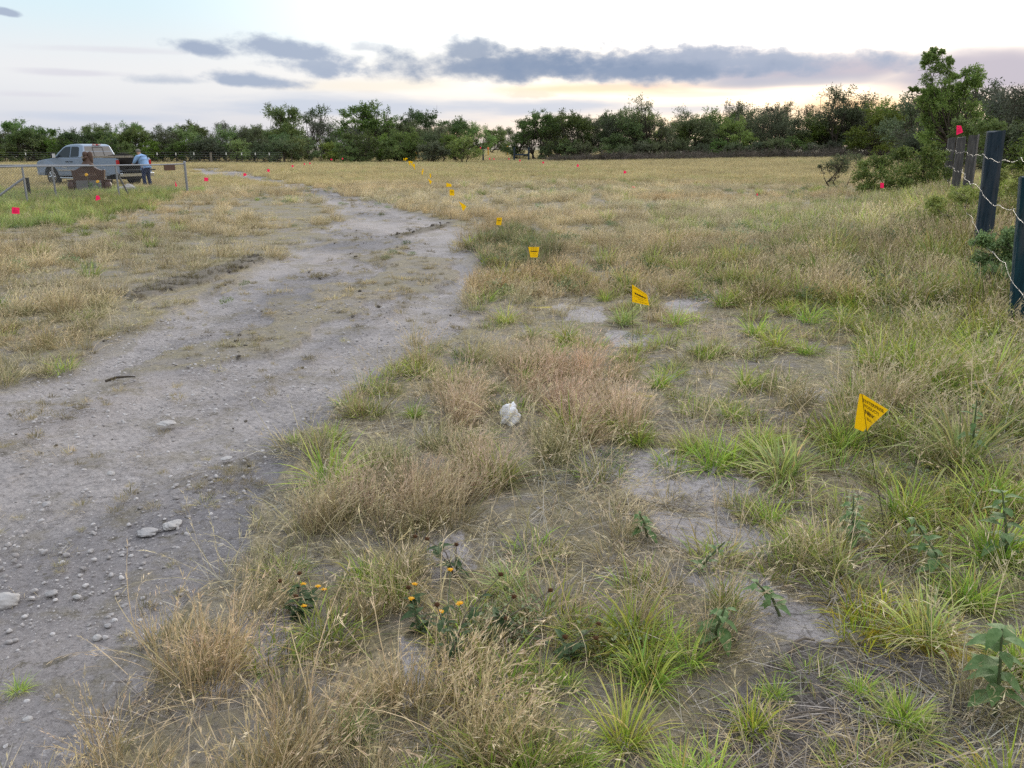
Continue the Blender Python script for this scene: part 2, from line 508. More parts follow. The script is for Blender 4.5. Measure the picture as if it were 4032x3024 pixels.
def build_ground():
    af = np.linspace(R(-52), R(52), 780)
    ab = np.linspace(R(52), R(308), 70)[1:-1]
    ang = np.concatenate([af, ab])
    ds = np.concatenate([np.geomspace(0.5, 160, 640), np.geomspace(170, 2500, 22)])
    A, D = np.meshgrid(ang, ds)
    X, Y = D * np.sin(A), D * np.cos(A)
    x, y = X.ravel(), Y.ravel()
    z = H(x, y)
    tr = np.zeros_like(x)
    near = y > 0.2
    for s in range(3):
        m = np.zeros_like(x)
        m[near] = mask(x[near], y[near], P_TRACK, 0.16, 1.1, 40 + s * 3)
        tr += m / 3
    m = mask(x, y, P_STRIP, 0.3, 0.9, 60) | mask(x, y, P_STRIP2, 0.4, 0.6, 64)
    tr = tr * (1 - 0.75 * m)
    bare = np.zeros_like(x)
    for p in P_BARE:
        bare = np.maximum(bare, mask(x, y, p, 0.12, 2.0, 70) * 1.0)
    lit = mask(x, y, P_LITTER, 0.2, 1.5, 80) * 1.0
    rut = (mask(x, y, P_RUT, 0.02, 1.0, 85) | mask(x, y, P_RUT2, 0.02, 1.0, 87)) * 1.0
    paint = np.zeros_like(x)
    for (u, v), rx, ry, rot in PAINT:
        c = g2(u, v)
        dx, dy = x - c.x, y - c.y
        a, b = dx * math.cos(rot) + dy * math.sin(rot), -dx * math.sin(rot) + dy * math.cos(rot)
        q = np.sqrt((a / rx) ** 2 + (b / ry) ** 2) + 1.1 * fbm(x * 9, y * 9, 91)
        paint = np.maximum(paint, sstep(q, 1.1, 0.5))
    d = np.hypot(x, y)
    fade = 1 - sstep(d, 8, 30)
    z = z + (0.016 * fbm(x * 3.1, y * 3.1, 21, 4) + 0.010 * fbm(x * 14, y * 14, 27, 4)) * fade
    # flaky crust of the track: little terraces with broken edges
    tf = fbm(x * 1.7 + 5, y * 2.6, 33, 5)
    z = z + tr * fade * 0.02 * (np.floor(tf * 14) / 14 + 0.5 * tf)
    wh = wheel_at(x, y) * (tr > 0.3)
    z = z - 0.022 * wh * sstep(d, 1.5, 4)
    z = z + rut * 0.04 * (0.4 + vnoise(x * 5, y * 5, 55)) - 0.02 * tr * sstep(d, 2, 6)
    n = len(ang)
    V = np.stack([x, y, z], 1)
    V = np.vstack([V, [[0, 0, float(H(0, 0))]]])
    i = np.arange(len(ds) - 1)[:, None] * n
    j = np.arange(n)[None, :]
    j2 = (j + 1) % n
    F = np.stack([i + j, i + n + j, i + n + j2, i + j2], -1).reshape(-1, 4)
    c = len(V) - 1
    tri = np.stack([np.full(n, c), np.arange(n), (np.arange(n) + 1) % n, (np.arange(n) + 1) % n], 1)
    pad = lambda a: np.append(a, 0.0).astype(np.float32)
    g = NT('ground')
    p = g.pos()
    sc = g.n('ShaderNodeVectorMath', operation='MULTIPLY'); g.put(sc.inputs[0], p); sc.inputs[1].default_value = (1, 1, 0.2)
    p = sc.outputs[0]
    T = g.attr('track').outputs['Fac']; B = g.attr('bare').outputs['Fac']; Lt = g.attr('litter').outputs['Fac']
    Rt = g.attr('rut').outputs['Fac']; Pt = g.attr('paint').outputs['Fac']
    big, med, fine, grit = g.noise(p, 0.5, 4), g.noise(p, 3.0, 6, 0.65), g.noise(p, 22, 6, 0.7), g.noise(p, 120, 3, 0.6)
    soil = g.mix(g.rng(big, 0.3, 0.7), (0.19, 0.18, 0.192), (0.32, 0.292, 0.29))
    soil = g.mix(g.rng(med, 0.50, 0.75), soil, (0.165, 0.155, 0.165))
    soil = g.mix(g.rng(fine, 0.48, 0.68, 0, 0.8), soil, (0.115, 0.105, 0.11))
    vo = g.n('ShaderNodeTexVoronoi'); g.put(vo.inputs['Vector'], p); vo.inputs['Scale'].default_value = 62
    vs = g.n('ShaderNodeSeparateColor'); g.put(vs.inputs[0], vo.outputs['Color'])
    peb = g.mth('MULTIPLY', g.rng(vo.outputs['Distance'], 0.38, 0.2), g.rng(vs.outputs[0], 0.62, 0.8))
    soil = g.mix(g.mth('MULTIPLY', peb, 0.55), soil, (0.50, 0.48, 0.48))
    mat = g.mth('MULTIPLY', g.rng(g.noise(p, 1.5, 7, 0.72), 0.49, 0.62), g.rng(fine, 0.3, 0.6, 0.35, 1.0))
    soil = g.mix(g.rng(g.noise(p, 0.22, 3), 0.42, 0.62), soil, g.mix(fine, (0.34, 0.302, 0.29), (0.42, 0.375, 0.36)))
    soil = g.mix(g.mth('MULTIPLY', mat, 0.75), soil, (0.225, 0.195, 0.135))
    tread = g.n('ShaderNodeTexWave', wave_type='BANDS', bands_direction='DIAGONAL'); g.put(tread.inputs['Vector'], p); tread.inputs['Scale'].default_value = 9; tread.inputs['Distortion'].default_value = 5; tread.inputs['Detail'].default_value = 3
    Wh = g.attr('wheel').outputs['Fac']
    packed = g.mix(g.rng(fine, 0.4, 0.7), (0.45, 0.41, 0.40), (0.29, 0.268, 0.27))
    packed = g.mix(g.mth('MULTIPLY', g.rng(tread.outputs['Fac'], 0.25, 0.1), 0.35), packed, (0.2, 0.185, 0.19))
    fl = g.noise(p, 8.5, 6, 0.75)
    soil = g.mix(g.mth('MULTIPLY', g.rng(fl, 0.57, 0.64), 0.85), soil, (0.125, 0.11, 0.085))
    soil = g.mix(g.rng(fl, 0.40, 0.33, 0, 0.8), soil, (0.50, 0.47, 0.475))
    soil = g.mix(g.mth('MULTIPLY', Wh, g.rng(med, 0.3, 0.6, 0.85, 0.35)), soil, packed)
    straw = g.mix(g.rng(fine, 0.35, 0.65), (0.14, 0.12, 0.09), (0.42, 0.35, 0.23))
    straw = g.mix(g.rng(big, 0.35, 0.65, 0, 0.6), straw, (0.22, 0.20, 0.11))
    field = g.mix(g.rng(med, 0.42, 0.66), straw, (0.25, 0.225, 0.205))
    bare_c = g.mix(g.rng(fine, 0.45, 0.7), (0.42, 0.385, 0.385), (0.20, 0.18, 0.17))
    lit_c = g.mix(g.rng(fine, 0.4, 0.65), (0.17, 0.15, 0.14), (0.06, 0.052, 0.045))  # litter soil, its brown darkened to stand in for shade under the plants
    c = g.mix(B, field, bare_c)
    c = g.mix(g.mth('MULTIPLY', Lt, g.rng(med, 0.3, 0.5, 0.5, 1.0)), c, lit_c)
    c = g.mix(T, c, soil)
    hf = g.noise(p, 75, 8, 0.8)
    c = g.mix(g.rng(hf, 0.52, 0.66, 0, 0.75), c, g.mix(0.72, c, (0.03, 0.027, 0.024)))
    c = g.mix(g.rng(hf, 0.46, 0.36, 0, 0.55), c, g.mix(0.45, c, (0.60, 0.56, 0.53)))
    mfx = g.noise(p, 30, 6, 0.75)
    c = g.mix(g.rng(mfx, 0.53, 0.63, 0, 0.6), c, g.mix(0.6, c, (0.05, 0.045, 0.038)))
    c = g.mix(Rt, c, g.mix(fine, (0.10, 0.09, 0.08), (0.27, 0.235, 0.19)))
    c = g.mix(g.mth('MULTIPLY', Pt, 0.8), c, (0.62, 0.52, 0.03))
    nrm = g.bump(med, 0.35, 0.04)
    nrm = g.bump(fine, 0.6, 0.012, nrm)
    nrm = g.bump(hf, 0.8, 0.008, nrm)
    nrm = g.bump(g.mth('ADD', grit, peb), 0.5, 0.004, nrm)
    g.principled(c, 0.95, 0, 0.15, nrm)
    me = mesh_np('ground', V, np.vstack([F]), [g.m], {'track': ('FLOAT', pad(tr)), 'bare': ('FLOAT', pad(bare)), 'litter': ('FLOAT', pad(lit)), 'rut': ('FLOAT', pad(rut)), 'paint': ('FLOAT', pad(paint)), 'wheel': ('FLOAT', pad(wh))}, True)
    tag(link('ground', me), kind='structure')
PAINT = [((1358, 850), 0.24, 0.035, -0.55), ((1070, 574), 0.14, 0.05, 0.0), ((2020, 1400), 0.34, 0.05, -0.5), ((1008, 529), 0.2, 0.05, 0.2), ((1172, 664), 0.14, 0.06, 0.1)]
build_ground()

# ------------------------------------------------------------------ grass blades
def blades(rng, n, L, w, r0, tilt, curl, segs=4, wind=(0, 0), pal=None, tipcol=None, twist=0.6, heads=0, outward=1.0, var=(0.5, 1.4)):
    """n curved tapering blades round the origin; returns verts, quads, colours"""
    a = rng.uniform(0, 2 * np.pi, n)
    rr = r0 * np.sqrt(rng.uniform(0, 1, n))
    base = np.stack([rr * np.cos(a), rr * np.sin(a), np.zeros(n)], 1)
    az = a * outward + rng.normal(0, 0.8, n) + (1 - outward) * rng.uniform(0, 6.28, n)
    ln = rng.uniform(*L, n)
    th = np.abs(rng.normal(tilt[0], tilt[1], n))
    ku = rng.uniform(*curl, n)
    pts = [base]
    P = base.copy()
    st = ln / segs
    wx, wy = wind
    for s in range(segs):
        t = th + ku * (s + 0.5) / segs
        dx = np.sin(t) * np.cos(az) + wx * (s + 0.6) / segs
        dy = np.sin(t) * np.sin(az) + wy * (s + 0.6) / segs
        dz = np.cos(t)
        q = np.sqrt(dx * dx + dy * dy + dz * dz)
        P = P + np.stack([dx / q, dy / q, dz / q], 1) * st[:, None]
        P[:, 2] = np.maximum(P[:, 2], 0.004)
        pts.append(P.copy())
    pts = np.stack(pts, 1)
    sa = az + np.pi / 2 + rng.normal(0, twist, n)
    side = np.stack([np.cos(sa), np.sin(sa), rng.normal(0, 0.25, n)], 1)
    wd = rng.uniform(0.6, 1.25, n) * w
    k = np.linspace(0, 1, segs + 1)
    prof = np.clip(0.75 + 0.5 * k, 0, 1) * np.clip((1.03 - k) * 2.2, 0.04, 1)
    off = side[:, None, :] * (wd[:, None] * prof[None, :])[:, :, None] * 0.5
    V = np.stack([pts - off, pts + off], 2).reshape(n, -1, 3)
    pal = np.asarray(pal, float)
    pick = rng.integers(0, len(pal), n)
    c0 = pal[pick] * rng.uniform(*var, (n, 1))
    c1 = c0 if tipcol is None else np.asarray(tipcol, float)[rng.integers(0, len(tipcol), n)] * rng.uniform(0.8, 1.2, (n, 1))
    mixk = (k ** 2.0)[None, :, None] * (rng.uniform(0.1, 1.0, n)[:, None, None] if tipcol is not None else 0)
    C = c0[:, None, :] * (1 - mixk) + c1[:, None, :] * mixk
    C = np.repeat(C, 2, axis=1)
    m = (segs + 1) * 2
    q = np.array([[2 * s, 2 * s + 1, 2 * s + 3, 2 * s + 2] for s in range(segs)])
    F = (np.arange(n)[:, None, None] * m + q[None]).reshape(-1, 4)
    V, C = V.reshape(-1, 3), C.reshape(-1, 3)
    if heads:
        ids = rng.integers(0, n, n * heads)
        f = rng.uniform(0.62, 0.99, len(ids)) * segs
        i0 = np.clip(f.astype(int), 0, segs - 1)
        b = pts[ids, i0] + (pts[ids, i0 + 1] - pts[ids, i0]) * (f - i0)[:, None]
        dirn = pts[ids, segs] - pts[ids, segs - 1]
        dirn /= np.linalg.norm(dirn, axis=1)[:, None]
        dirn = dirn + rng.normal(0, 0.30, dirn.shape)
        l2 = rng.uniform(0.012, 0.035, len(ids))[:, None] * (L[1] / 0.4)
        tip = b + dirn * l2
        sd = np.cross(dirn, rng.normal(0, 1, dirn.shape)); sd /= np.linalg.norm(sd, axis=1)[:, None] + 1e-9
        hw = w * 0.55
        V2 = np.stack([b - sd * hw * .3, (b + tip) / 2 + sd * hw, tip, (b + tip) / 2 - sd * hw], 1).reshape(-1, 3)
        hc = np.repeat(c1[ids] * rng.uniform(0.9, 1.35, (len(ids), 1)), 4, axis=0)
        F2 = np.arange(len(V2)).reshape(-1, 4) + len(V)
        V, C, F = np.vstack([V, V2]), np.vstack([C, hc]), np.vstack([F, F2])
    return V, F, C

def join(parts):
    Vs, Fs, Cs, o = [], [], [], 0
    for V, F, C in parts:
        Vs.append(V); Fs.append(F + o); Cs.append(C); o += len(V)
    return np.vstack(Vs), np.vstack(Fs), np.vstack(Cs)
def bmesh_np(name, parts, mat):
    V, F, C = join(parts)
    C = np.clip(np.hstack([C, np.ones((len(C), 1))]), 0, 1).astype(np.float32)
    return mesh_np(name, V, F, [mat], {'bc': ('FLOAT_COLOR', C)})

GREEN = [(0.27, 0.42, 0.055), (0.34, 0.47, 0.07), (0.20, 0.35, 0.065), (0.42, 0.51, 0.09), (0.50, 0.51, 0.12)]
GTIP = [(0.47, 0.46, 0.15), (0.62, 0.49, 0.20), (0.36, 0.41, 0.11), (0.66, 0.40, 0.13)]
STRAW = [(0.56, 0.445, 0.275), (0.47, 0.375, 0.22), (0.64, 0.515, 0.335), (0.40, 0.33, 0.18), (0.45, 0.40, 0.20)]
STIP = [(0.66, 0.545, 0.37), (0.60, 0.475, 0.345), (0.59, 0.50, 0.31), (0.55, 0.47, 0.27)]
OLIVE = [(0.31, 0.29, 0.14), (0.38, 0.335, 0.165), (0.255, 0.26, 0.115)]
GREY = [(0.42, 0.385, 0.33), (0.31, 0.275, 0.24), (0.52, 0.47, 0.40)]
FORB = [(0.17, 0.225, 0.10), (0.215, 0.265, 0.135), (0.14, 0.19, 0.09), (0.255, 0.285, 0.15)]
WIND = (0.52, 0.10)

def forb_mesh(rng, n, r0, h, ls):
    """small leafy ground weed: diamonds on short stems"""
    a = rng.uniform(0, 6.283, n); rr = r0 * np.sqrt(rng.uniform(0, 1, n))
    c = np.stack([rr * np.cos(a), rr * np.sin(a), rng.uniform(0.1, 1, n) ** 1.3 * h * (1.1 - (rr / r0) ** 2 * 0.6)], 1)
    d = rng.normal(0, 1, (n, 3)); d[:, 2] = np.abs(d[:, 2]) * 0.5 + 0.1; d /= np.linalg.norm(d, axis=1)[:, None]
    s = np.cross(d, rng.normal(0, 1, (n, 3)) + np.array([0, 0, 1.5])); s /= np.linalg.norm(s, axis=1)[:, None] + 1e-9
    l = rng.uniform(0.6, 1.3, n)[:, None] * ls
    V = np.stack([c, c + d * l * .5 + s * l * .28, c + d * l, c + d * l * .5 - s * l * .28], 1).reshape(-1, 3)
    C = np.repeat(np.asarray(FORB)[rng.integers(0, len(FORB), n)] * rng.uniform(0.7, 1.35, (n, 1)), 4, axis=0)
    st = blades(rng, max(4, n // 10), (h * .6, h * 1.1), ls * 0.1, r0 * .8, (0.3, 0.3), (0, 0.5), 2, pal=OLIVE)
    return [(V, np.arange(len(V)).reshape(-1, 4), C), st]

def make_variants():
    src = {}
    def reg(key, k, fn, mat=M_GRASS):
        src[key] = [bmesh_np('%s_%02d' % (key, i), fn(np.random.default_rng(100 + i + hash_key(key))), mat) for i in range(k)]
    hash_key = lambda s: sum(ord(ch) * (i + 3) for i, ch in enumerate(s))
    # close range
    reg('green', 8, lambda r: [blades(r, 105, (0.14, 0.42), 0.0080, 0.075, (0.6, 0.4), (0.2, 1.6), 5, (0.10, 0.0), GREEN, GTIP),
                               blades(r, 34, (0.12, 0.34), 0.0062, 0.085, (0.7, 0.5), (1.0, 2.4), 5, (0.2, 0.1), STRAW + GTIP, GTIP),
                               blades(r, 55, (0.08, 0.26), 0.0050, 0.11, (1.05, 0.35), (0.3, 1.0), 4, pal=STRAW + GREY, tipcol=STIP)])
    reg('gtuft', 6, lambda r: [blades(r, 120, (0.05, 0.20), 0.0048, 0.11, (0.7, 0.45), (0.2, 1.4), 4, (0.12, 0), GREEN + OLIVE, GTIP), blades(r, 50, (0.05, 0.16), 0.0042, 0.11, (1.0, 0.4), (0.2, 1.2), 3, pal=STRAW + GREY)])
    reg('hair', 8, lambda r: [blades(r, 58, (0.20, 0.42), 0.0030, 0.08, (0.25, 0.2), (0.1, 0.7), 5, WIND, STRAW, STIP, heads=6),
                              blades(r, 80, (0.08, 0.25), 0.0038, 0.095, (0.5, 0.35), (0.2, 1.0), 4, (0.2, 0), STRAW[:2] + OLIVE + OLIVE, STIP)])
    reg('olive', 6, lambda r: [blades(r, 95, (0.12, 0.30), 0.0038, 0.09, (0.35, 0.25), (0.1, 0.9), 5, (0.3, 0), OLIVE + STRAW[:1], STIP, heads=2),
                               blades(r, 50, (0.05, 0.15), 0.003, 0.09, (0.9, 0.35), (0.2, 1.0), 3, pal=OLIVE + STRAW)])
    reg('tuft', 5, lambda r: [blades(r, 75, (0.04, 0.13), 0.0042, 0.075, (0.75, 0.4), (0.2, 1.1), 3, (0.1, 0), STRAW + OLIVE, STIP)])
    reg('litter', 5, lambda r: [blades(r, 46, (0.06, 0.24), 0.0030, 0.16, (1.5, 0.10), (0, 0.25), 3, pal=GREY + STRAW[:2] + [(0.12, 0.10, 0.085)], outward=0.0)])  # dead litter; the dark brown blades also paint in shade at ground level
    reg('wisp', 6, lambda r: [blades(r, 16, (0.22, 0.46), 0.0026, 0.14, (0.5, 0.35), (0.3, 1.3), 6, WIND, STRAW, STIP, heads=9), blades(r, 26, (0.10, 0.30), 0.0030, 0.15, (0.9, 0.4), (0.5, 1.8), 5, (0.2, 0), STRAW + GREY + OLIVE, STIP)])
    reg('forb', 5, lambda r: forb_mesh(r, 280, 0.13, 0.10, 0.018))
    # middle distance
    reg('mid_straw', 5, lambda r: [blades(r, 90, (0.12, 0.34), 0.0060, 0.17, (0.40, 0.3), (0.1, 0.9), 3, WIND, STRAW, STIP, heads=3)])
    reg('mid_low', 5, lambda r: [blades(r, 90, (0.05, 0.16), 0.0075, 0.18, (0.8, 0.4), (0.1, 0.9), 3, (0.1, 0), STRAW + OLIVE, STIP)])
    reg('mid_green', 5, lambda r: [blades(r, 110, (0.16, 0.42), 0.0085, 0.11, (0.5, 0.3), (0.2, 1.0), 3, (0.1, 0), GREEN, GTIP), blades(r, 40, (0.1, 0.25), 0.007, 0.13, (0.9, 0.3), (0.2, 1.0), 3, pal=STRAW)])
    reg('mid_forb', 4, lambda r: forb_mesh(r, 170, 0.20, 0.17, 0.045))
    # far
    reg('far_straw', 5, lambda r: [blades(r, 110, (0.12, 0.36), 0.018, 0.42, (0.40, 0.3), (0.1, 0.8), 2, WIND, STRAW, STIP, var=(0.8, 1.2))])
    reg('far_green', 5, lambda r: [blades(r, 110, (0.12, 0.34), 0.020, 0.40, (0.5, 0.3), (0.1, 0.8), 2, (0.1, 0), [(0.35, 0.37, 0.16), (0.29, 0.325, 0.125), (0.43, 0.42, 0.20), (0.49, 0.445, 0.24)], STIP, var=(0.8, 1.2))])
    return src
SRC = make_variants()

def scatter(name, label, cat, keys, pts, kind, scale, tint, tilt=0.12, seed=1):
    """one stuff object: clumps placed on its vertices"""
    rng = np.random.default_rng(seed)
    col = bpy.data.collections.new(name + '_kinds')
    start, cnt, i = {}, {}, 0
    for k in keys:
        start[k], cnt[k] = i, len(SRC[k])
        for me in SRC[k]:
            col.objects.link(bpy.data.objects.new('k%03d' % i, me)); i += 1
    n = len(pts)
    idx = np.zeros(n, np.int32)
    for j, k in enumerate(keys):
        s = kind == j
        idx[s] = start[k] + rng.integers(0, cnt[k], s.sum())
    rot = np.stack([rng.normal(0, tilt, n), rng.normal(0, tilt, n), rng.normal(0, 0.9, n)], 1).astype(np.float32)
    me = bpy.data.meshes.new(name)
    me.vertices.add(n); me.vertices.foreach_set('co', np.ascontiguousarray(pts, np.float32).ravel())
    for an, ty, key, dat in (('idx', 'INT', 'value', idx), ('rot', 'FLOAT_VECTOR', 'vector', rot), ('scl', 'FLOAT', 'value', scale.astype(np.float32)), ('tint', 'FLOAT_VECTOR', 'vector', tint.astype(np.float32))):
        a = me.attributes.new(an, ty, 'POINT'); a.data.foreach_set(key, np.ascontiguousarray(dat).ravel())
    o = tag(link(name, me), label, cat, None, 'stuff')
    g = bpy.data.node_groups.new(name, 'GeometryNodeTree')
    g.interface.new_socket('Geometry', in_out='INPUT', socket_type='NodeSocketGeometry')
    g.interface.new_socket('Geometry', in_out='OUTPUT', socket_type='NodeSocketGeometry')
    N, L = g.nodes, g.links
    gi, go = N.new('NodeGroupInput'), N.new('NodeGroupOutput')
    ci = N.new('GeometryNodeCollectionInfo'); ci.inputs[0].default_value = col; ci.inputs['Separate Children'].default_value = True; ci.inputs['Reset Children'].default_value = True
    ip = N.new('GeometryNodeInstanceOnPoints'); ip.inputs['Pick Instance'].default_value = True
    def na(nm, ty):
        x = N.new('GeometryNodeInputNamedAttribute'); x.data_type = ty; x.inputs[0].default_value = nm
        return x.outputs[0]
    er = N.new('FunctionNodeEulerToRotation'); L.new(na('rot', 'FLOAT_VECTOR'), er.inputs[0])
    L.new(gi.outputs[0], ip.inputs['Points']); L.new(ci.outputs[0], ip.inputs['Instance'])
    L.new(na('idx', 'INT'), ip.inputs['Instance Index']); L.new(er.outputs[0], ip.inputs['Rotation']); L.new(na('scl', 'FLOAT'), ip.inputs['Scale'])
    L.new(ip.outputs[0], go.inputs[0])
    md = o.modifiers.new('grow', 'NODES'); md.node_group = g
    return o

def wedge(rng, d0, d1, dens, half=R(42)):
    n = int(half * (d1 * d1 - d0 * d0) * dens)
    d = np.sqrt(rng.uniform(d0 * d0, d1 * d1, n)); a = rng.uniform(-half, half, n)
    return d * np.sin(a), d * np.cos(a)

def zones(x, y):
    u, v = proj(x, y, H(x, y))
    z = {'u': u, 'v': v}
    z['strip'] = mask(x, y, P_STRIP, 0.3, 0.9, 60) | mask(x, y, P_STRIP2, 0.4, 0.6, 64)
    z['track'] = mask(x, y, P_TRACK, 0.16, 1.1, 40)
    z['dry'] = mask(x, y, P_DRY, 0.13, 1.8, 41) | mask(x, y, P_DRY2, 0.13, 1.8, 42) | mask(x, y, P_DRY3, 0.05, 2.5, 43)
    b = np.zeros(x.shape, bool)
    for p in P_BARE:
        b |= mask(x, y, p, 0.12, 2.0, 70)
    z['bare'] = b
    z['litter'] = mask(x, y, P_LITTER, 0.2, 1.5, 80)
    z['greenl'] = mask(x, y, P_GREENL, 0.25, 0.5, 44)
    z['midg'] = mask(x, y, P_MIDGREEN, 0.2, 0.8, 45)
    z['rut'] = mask(x, y, P_RUT, 0.02, 1.0, 85) | mask(x, y, P_RUT2, 0.02, 1.0, 87)
    s = (x - FEN0[0]) * FEND[0] + (y - FEN0[1]) * FEND[1]
    z['fence'] = -(x - FEN0[0]) * FEND[1] + (y - FEN0[1]) * FEND[0]      # metres to the left of the wire fence
    paint = np.zeros(x.shape, bool)
    for (pu, pv), rx, ry, rot in PAINT:
        c = g2(pu, pv)
        dx, dy = x - c.x, y - c.y
        a, bb = dx * math.cos(rot) + dy * math.sin(rot), -dx * math.sin(rot) + dy * math.cos(rot)
        paint |= ((a / (rx * 1.15)) ** 2 + (bb / (ry * 1.8)) ** 2) < 1
    z['paint'] = paint
    return z

TUSSOCKS = [(1560, 1000, 150), (1640, 985, 130), (1500, 975, 110), (1820, 970, 130), (1440, 1470, 190), (1470, 1415, 140), (1250, 1490, 110), (1180, 1465, 100), (1320, 935, 100), (1380, 965, 100), (1140, 822, 80), (1190, 770, 80),
            (900, 908, 85), (710, 948, 60), (640, 955, 55), (860, 1300, 130), (780, 1250, 100), (1720, 1205, 130), (1660, 1120, 110), (2120, 1195, 190), (2190, 1100, 180), (2080, 1315, 150), (1460, 1680, 200), (1700, 1515, 100), (1860, 1500, 100),
            (1940, 1560, 130), (1230, 1670, 150), (1120, 1690, 150), (2200, 1450, 150), (1590, 905, 100), (1450, 838, 110), (1530, 775, 100), (1620, 728, 110), (1750, 698, 100), (1760, 765, 90), (1850, 858, 100), (1960, 805, 130), (2050, 865, 150),
            (2120, 785, 140), (2000, 645, 110), (1900, 625, 100), (1450, 700, 80), (1560, 660, 80), (1250, 600, 70), (1480, 620, 70), (1680, 640, 80), (1800, 590, 80), (880, 1690, 120), (40, 1500, 60)]
def grow():
    rng = np.random.default_rng(5)
    # ---- close range ------------------------------------------------
    x1, y1 = wedge(rng, 1.0, 5.0, 150)
    x2, y2 = wedge(rng, 5.0, 9.5, 70)
    x, y = np.concatenate([x1, x2]), np.concatenate([y1, y2])
    d = np.hypot(x, y)
    z = zones(x, y)
    n = len(x)
    f1, f2, f3 = fbm(x * 1.3, y * 1.3, 7), fbm(x * 0.8 + 9, y * 0.8, 8), fbm(x * 2.4, y * 2.4, 9)
    keys = ['green', 'hair', 'olive', 'tuft', 'litter', 'forb', 'gtuft', 'wisp']
    right = np.clip((x / np.maximum(y, 0.5)) / 0.6, -1, 1.2)
    # weights per kind
    W = np.zeros((n, 8))
    W[:, 0] = 0.004 + 0.035 * np.clip(right + 0.1 + 1.5 * f1, 0, 1) * sstep(d, 4.5, 7)
    W[:, 1] = 0.05 * np.clip(0.25 - right * 0.6 + 2.0 * f2, 0, 1)
    W[:, 2] = 0.05 * np.clip(0.30 + 2.6 * f3, 0, 1)
    W[:, 3] = 0.16 * np.clip(0.75 + 2.0 * f1, 0.15, 1.3)
    W[:, 4] = 0.42
    W[:, 5] = 0.07 * np.clip(-0.05 + right * 0.45 + 2.4 * f2, 0, 1) * (0.3 + 0.7 * sstep(d, 3.8, 6))
    W[:, 6] = 0.34 * np.clip(0.34 + right * 0.55 + 2.0 * f2, 0, 1) * np.clip(0.65 + 2.5 * f1, 0, 1)
    W[:, 7] = 0.10 - 0.05 * np.clip(right * 1.5, 0, 1)
    W[:, 6] *= 0.75 + 0.45 * np.clip(right * 1.6, 0, 1)
    gp_ = np.clip(0.74 + 3.4 * fbm(x * 1.5 + 3, y * 1.5, 131), 0.05, 1.1)
    W[:, :4] *= gp_[:, None]; W[:, 5:] *= gp_[:, None]
    s = z['bare']; W[s] = (0.0, 0.0, 0.004, 0.035, 0.16, 0.004, 0.012, 0.012)
    s = z['litter']; W[s] = (0.002, 0.0, 0.008, 0.03, 0.75, 0.012, 0.02, 0.03)
    s = z['dry']; W[s] = (0.006, 0.0, 0.0, 0.10, 0.14, 0.0, 0.03, 0.06)
    W[s, 1] = 0.38 * np.clip(0.75 + 2.4 * f3[s], 0.08, 1.1); W[s, 2] = 0.30 * np.clip(0.45 - 2.2 * f3[s], 0, 1)
    q = s & (d < 3.3); W[q, 1] *= 0.42 * np.clip(0.8 + 3 * f1[q], 0, 1.4); W[q, 2] = 0.34 * np.clip(0.35 + 3.0 * f2[q], 0, 1); W[q, 7] = 0.03
    rc = inpoly(x, y, P_RUTC)
    tf = np.clip(0.0 + 3.2 * fbm(x * 1.9, y * 1.9, 12), 0, 1) * (1 - 0.85 * wheel_at(x, y))
    s = z['track'] & ~z['dry']
    W[s] = 0
    W[s, 3] = 0.42 * tf[s] + 0.03; W[s, 4] = 0.10 * tf[s] + 0.02
    s = z['strip'] & ~z['dry']; W[s] = 0
    W[s, 3] = 0.10 + 0.42 * np.clip(0.4 + 2.5 * f3[s], 0, 1); W[s, 4] = 0.12; W[s, 6] = 0.02
    left = (~z['track']) & (x < -2.0) & ~z['dry'] & ~z['strip']
    W[left] = (0.0, 0.03, 0.06, 0.52, 0.26, 0.01, 0.02, 0.05)
    W[left, 1] *= np.clip(0.4 + 2.5 * f2[left], 0, 2)
    W[rc] = (0, 0, 0, 0.10, 0.08, 0, 0, 0)
    s = z['rut']; W[s] = (0, 0, 0, 0.55, 0.3, 0, 0, 0)
    fen = (z['fence'] < 1.1) & (y < 12) & (y > 4.4)
    W[fen] = W[fen] + np.array((0.12, 0.08, 0.10, 0.02, 0.0, 0.16, 0.2, 0.1))
    tot = W.sum(1)
    keep = rng.uniform(0, 1, n) < np.clip(tot, 0, 1)
    cum = np.cumsum(W / np.maximum(tot, 1e-9)[:, None], 1)
    kind = (rng.uniform(0, 1, n)[:, None] > cum).sum(1).clip(0, 7)
    sc = rng.uniform(0.6, 1.15, n)
    sc = np.where(kind == 0, sc * 0.75, sc)
    sc = np.where(kind == 1, sc * 0.80, sc)
    sc = np.where(kind == 2, sc * 0.75, sc)
    sc = sc * (1 + 0.55 * np.clip(1 - z['fence'] / 2.2, 0, 1) * (y > 4.4))
    sc = np.where((z['track'] | z['strip']) & (kind == 3), sc * (0.22 + 0.5 * rng.uniform(0, 1, n) ** 2), sc)
    sc = np.where(z['track'] & (kind == 4), sc * 0.5, sc)
    tint = np.ones((n, 3)) * rng.uniform(0.8, 1.2, (n, 1))
    tint[(kind == 0) | (kind == 6)] *= np.array((0.92, 0.95, 0.85))
    tint[:, 0] *= 1 + 0.25 * f1; tint[:, 2] *= 1 + 0.2 * f3
    pink = z['dry'] & (kind == 1)
    tint[pink] *= np.stack([np.full(pink.sum(), 1.06), 0.97 + 0.12 * f2[pink], 1.08 + 0.1 * f2[pink]], 1)
    nd_ = pink & (d < 3.4)
    tint[nd_] *= np.array((0.86, 0.93, 0.82))
